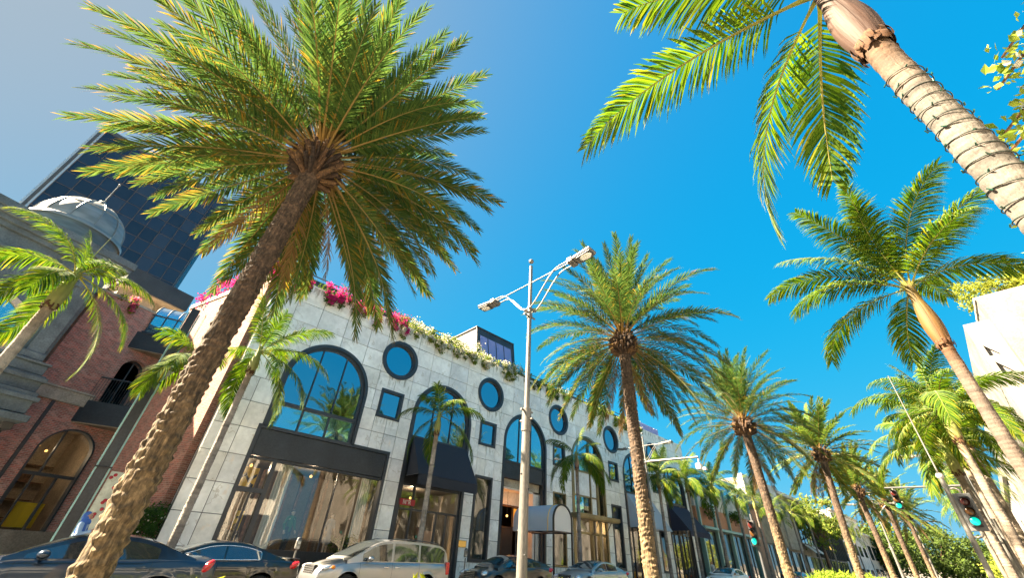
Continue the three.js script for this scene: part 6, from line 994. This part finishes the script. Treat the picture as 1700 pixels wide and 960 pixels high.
// low planting on the median, its tips just reaching into the picture
[1.9, 4.2, 5.1, 6.0, 8.1, 8.9, 10.2, 11.6].forEach((x, i) => { const t = shrub('median_shrub', `yellow green median shrub with leaf tips showing ${['right of the big palm trunk', 'before the black sedan', 'under the tail of the black sedan', 'before the minivan grille', 'left of the minivan rear wheel', 'below the minivan tail', 'left of the lamp pole', 'right of the lamp pole'][i]}`, x, 0.12, -7.5 + (i % 2) * 0.3, 0.7, 0.74 + (i % 3) * 0.06, 0.6, { seed: 30 + i, n: 420, size: 0.16, gA: [0.18, 0.26, 0.02], gB: [0.40, 0.42, 0.03], asp: 0.4, group: 'shrubs on the median' }); });
[[31, 1.0], [33.2, 1.25], [36, 1.3], [38.5, 1.0], [43, 1.2], [48, 1.1]].forEach(([x, h], i) => shrub('median_bush', `bright green arching bush on the median ${['left of the white far car', 'before the white far car', 'right of the white far car', 'below the fourth date palm', 'behind the fourth palm trunk', 'by the fifth palm trunk'][i]}`, x, gy(x) + 0.12, -7.5, 1.7, h, 1.1, { seed: 50 + i, n: 1400, size: 0.3, asp: 0.16, gA: [0.12, 0.22, 0.02], gB: [0.34, 0.42, 0.04], group: 'bushes on the median' }));
shrub('roof_hedge', 'clipped yellow green hedge on the roof of the white building at the right', 25.8, 12.05, 5.6, 1.8, 1.15, 4.6, { seed: 61, n: 6000, size: 0.13, clumps: 120, cat: 'hedge', gA: [0.14, 0.20, 0.02], gB: [0.36, 0.38, 0.04] });
shrub('planter_bush', 'leafy planting on the left part of the teal shop ledge', 50.2, 6.2, -20.5, 1.6, 1.6, 0.5, { seed: 63, n: 500, size: 0.2, cat: 'plant', group: 'planting on the teal shop ledge' });
shrub('planter_bush', 'leafy planting on the right part of the teal shop ledge', 57.5, 6.2, -20.5, 1.8, 1.5, 0.5, { seed: 64, n: 500, size: 0.2, cat: 'plant', group: 'planting on the teal shop ledge' });
shrub('window_plant', 'leafy pot plants in the right corner of the wide shop window', 10.0, 1.2, -22.0, 1.2, 0.7, 0.5, { seed: 65, n: 700, size: 0.12, cat: 'plant' });
shrub('window_plant', 'yellow flowering plants low in the brass framed shop window', 27.6, 0.5, -21.7, 1.4, 1.1, 0.5, { seed: 66, n: 900, size: 0.12, cat: 'plant', flow: 300, fA: [0.6, 0.5, 0.1], fB: [0.7, 0.65, 0.4] });
function tree(label, x, z, h, cw, o) { // trunk with limbs, crown of leaf clumps with gaps
  seed(o.seed); const y = gy(x), t = thing(o.name || 'broadleaf_tree', label, 'tree', [x, y, z], 0, o.group), ch = h * (o.cr ?? 0.72), y0 = h - ch, tr = [bar([0, 0, 0], [rr(-0.2, 0.2), y0 + ch * 0.3, rr(-0.2, 0.2)], h * 0.028, 8, h * 0.015)], cl = [];
  for (let i = 0; i < (o.clumps ?? 46); i++) { const a = i * GA, q = rnd(), rad = Math.sqrt(rnd()) * cw * 0.5 * Math.sqrt(Math.max(0.1, 1 - Math.pow(q * 2 - 0.9, 2) * 0.75)), c = [Math.cos(a) * rad, y0 + ch * (0.08 + 0.86 * q), Math.sin(a) * rad, cw * rr(0.07, 0.15)]; cl.push(c); if (i < 12) tr.push(bar([0, y0 + ch * 0.2, 0], [c[0], c[1], c[2]], h * 0.01, 5, h * 0.003)); }
  part(t, 'trunk', tr, M.wood);
  part(t, 'crown', leafCloud(o.n ?? 3500, () => { const c = pick(cl); return [c[0] + gauss() * c[3] * 1.5, c[1] + gauss() * c[3] * 1.1, c[2] + gauss() * c[3] * 1.5]; }, o.size ?? 0.4, o.gA || [0.03, 0.06, 0.01], o.gB || [0.10, 0.15, 0.02], 0.6), L_shrub);
  return t;
}
const end = 'dark trees closing the end of the street';
[[150, -31, 13, 15], [160, -20, 13.5, 17], [172, -12, 13, 16], [150, -22, 11.5, 14], [186, -5, 11.5, 15], [205, 2, 10, 14], [165, -40, 15, 16]].forEach(([x, z, h, w], i) => tree(['leftmost tall tree closing the end of the street', 'tallest dark tree closing the end of the street', 'dark rounded tree right of the tallest one', 'front dark tree behind the far median lamp', 'lower tree sloping down to the right at the street end', 'lowest distant tree beside the large green signal', 'dark tree behind the white end block'][i], x, z, h, w, { seed: 70 + i, n: 5200, size: 0.75, group: end, clumps: 60, cr: 0.86 }));
[[92, 1.4, 5.2, 7], [104, 2.2, 6, 8], [78, 2.6, 4.6, 6]].forEach(([x, z, h, w], i) => tree(['yellow green low tree left of the large signal post', 'yellow green low tree behind the large signal post', 'yellow green shrubby tree at the bottom right'][i], x, z, h, w, { seed: 80 + i, n: 2600, size: 0.4, gA: [0.12, 0.19, 0.02], gB: [0.34, 0.36, 0.04], cr: 0.9, group: 'yellow green low trees on the near side' }));
tree('light green street tree behind the feather palms before the tan shops', 88, -19, 12.5, 8, { seed: 90, n: 2600, size: 0.45, gA: [0.10, 0.16, 0.02], gB: [0.26, 0.30, 0.04], clumps: 26 });
{ // white flowering branches reaching in at the right edge
  seed(95); const t = thing('flowering_tree', 'white flowering branches reaching in from the right edge', 'tree', [-2.1, 0.13, 5.6]), tr = [cyl(0, 0, 3.2, 0, 0.11, 0.08), cyl(0, 3.2, 4.2, 0, 0.08, 0.06)];
  const br = [], ends = [[112, 41, 7.6], [110, 39, 7.2], [107.3, 35.2, 6.6], [106.6, 33.6, 6.4], [104.4, 28.2, 6.6], [109.5, 35.5, 6.2], [113, 40, 7], [104, 26.2, 7.2], [103.5, 24.2, 8]];
  const lv = [], fl = [];
  const P0 = V3(-2.1, 0.13, 5.6);
  ends.forEach(([az, el, d]) => { const e = V3(Math.sin(az * DEG) * Math.cos(el * DEG) * d, 1.4 + Math.sin(el * DEG) * d, -Math.cos(az * DEG) * Math.cos(el * DEG) * d).sub(P0); const m = V3(e.x * 0.45, 4.0 + (e.y - 4) * 0.55 + 0.4, e.z * 0.55 + 0.3); const c = new THREE.CatmullRomCurve3([V3(0, 3.6, 0), m, e]); br.push(new THREE.TubeGeometry(c, 16, 0.014, 5)); for (let i = 0; i < 130; i++) { const p = c.getPointAt(0.55 + 0.45 * Math.sqrt(rnd())); lv.push([p.x + gauss() * 0.16, p.y + gauss() * 0.14, p.z + gauss() * 0.16]); } for (let i = 0; i < 46; i++) { const p = c.getPointAt(0.7 + 0.27 * rnd()); fl.push([p.x + gauss() * 0.15, p.y + gauss() * 0.12, p.z + gauss() * 0.15]); } });
  part(t, 'trunk', tr, M.wood); part(t, 'branch', br, M.wood); let i = 0, j = 0; part(t, 'crown', leafCloud(lv.length, () => lv[i++], 0.10, [0.12, 0.2, 0.02], [0.34, 0.4, 0.05]), L_shrub); part(t, 'flowers', leafCloud(fl.length, () => fl[j++], 0.09, WH1, WH2, 0.95), L_shrub);
}
renderer.render(scene, camera);
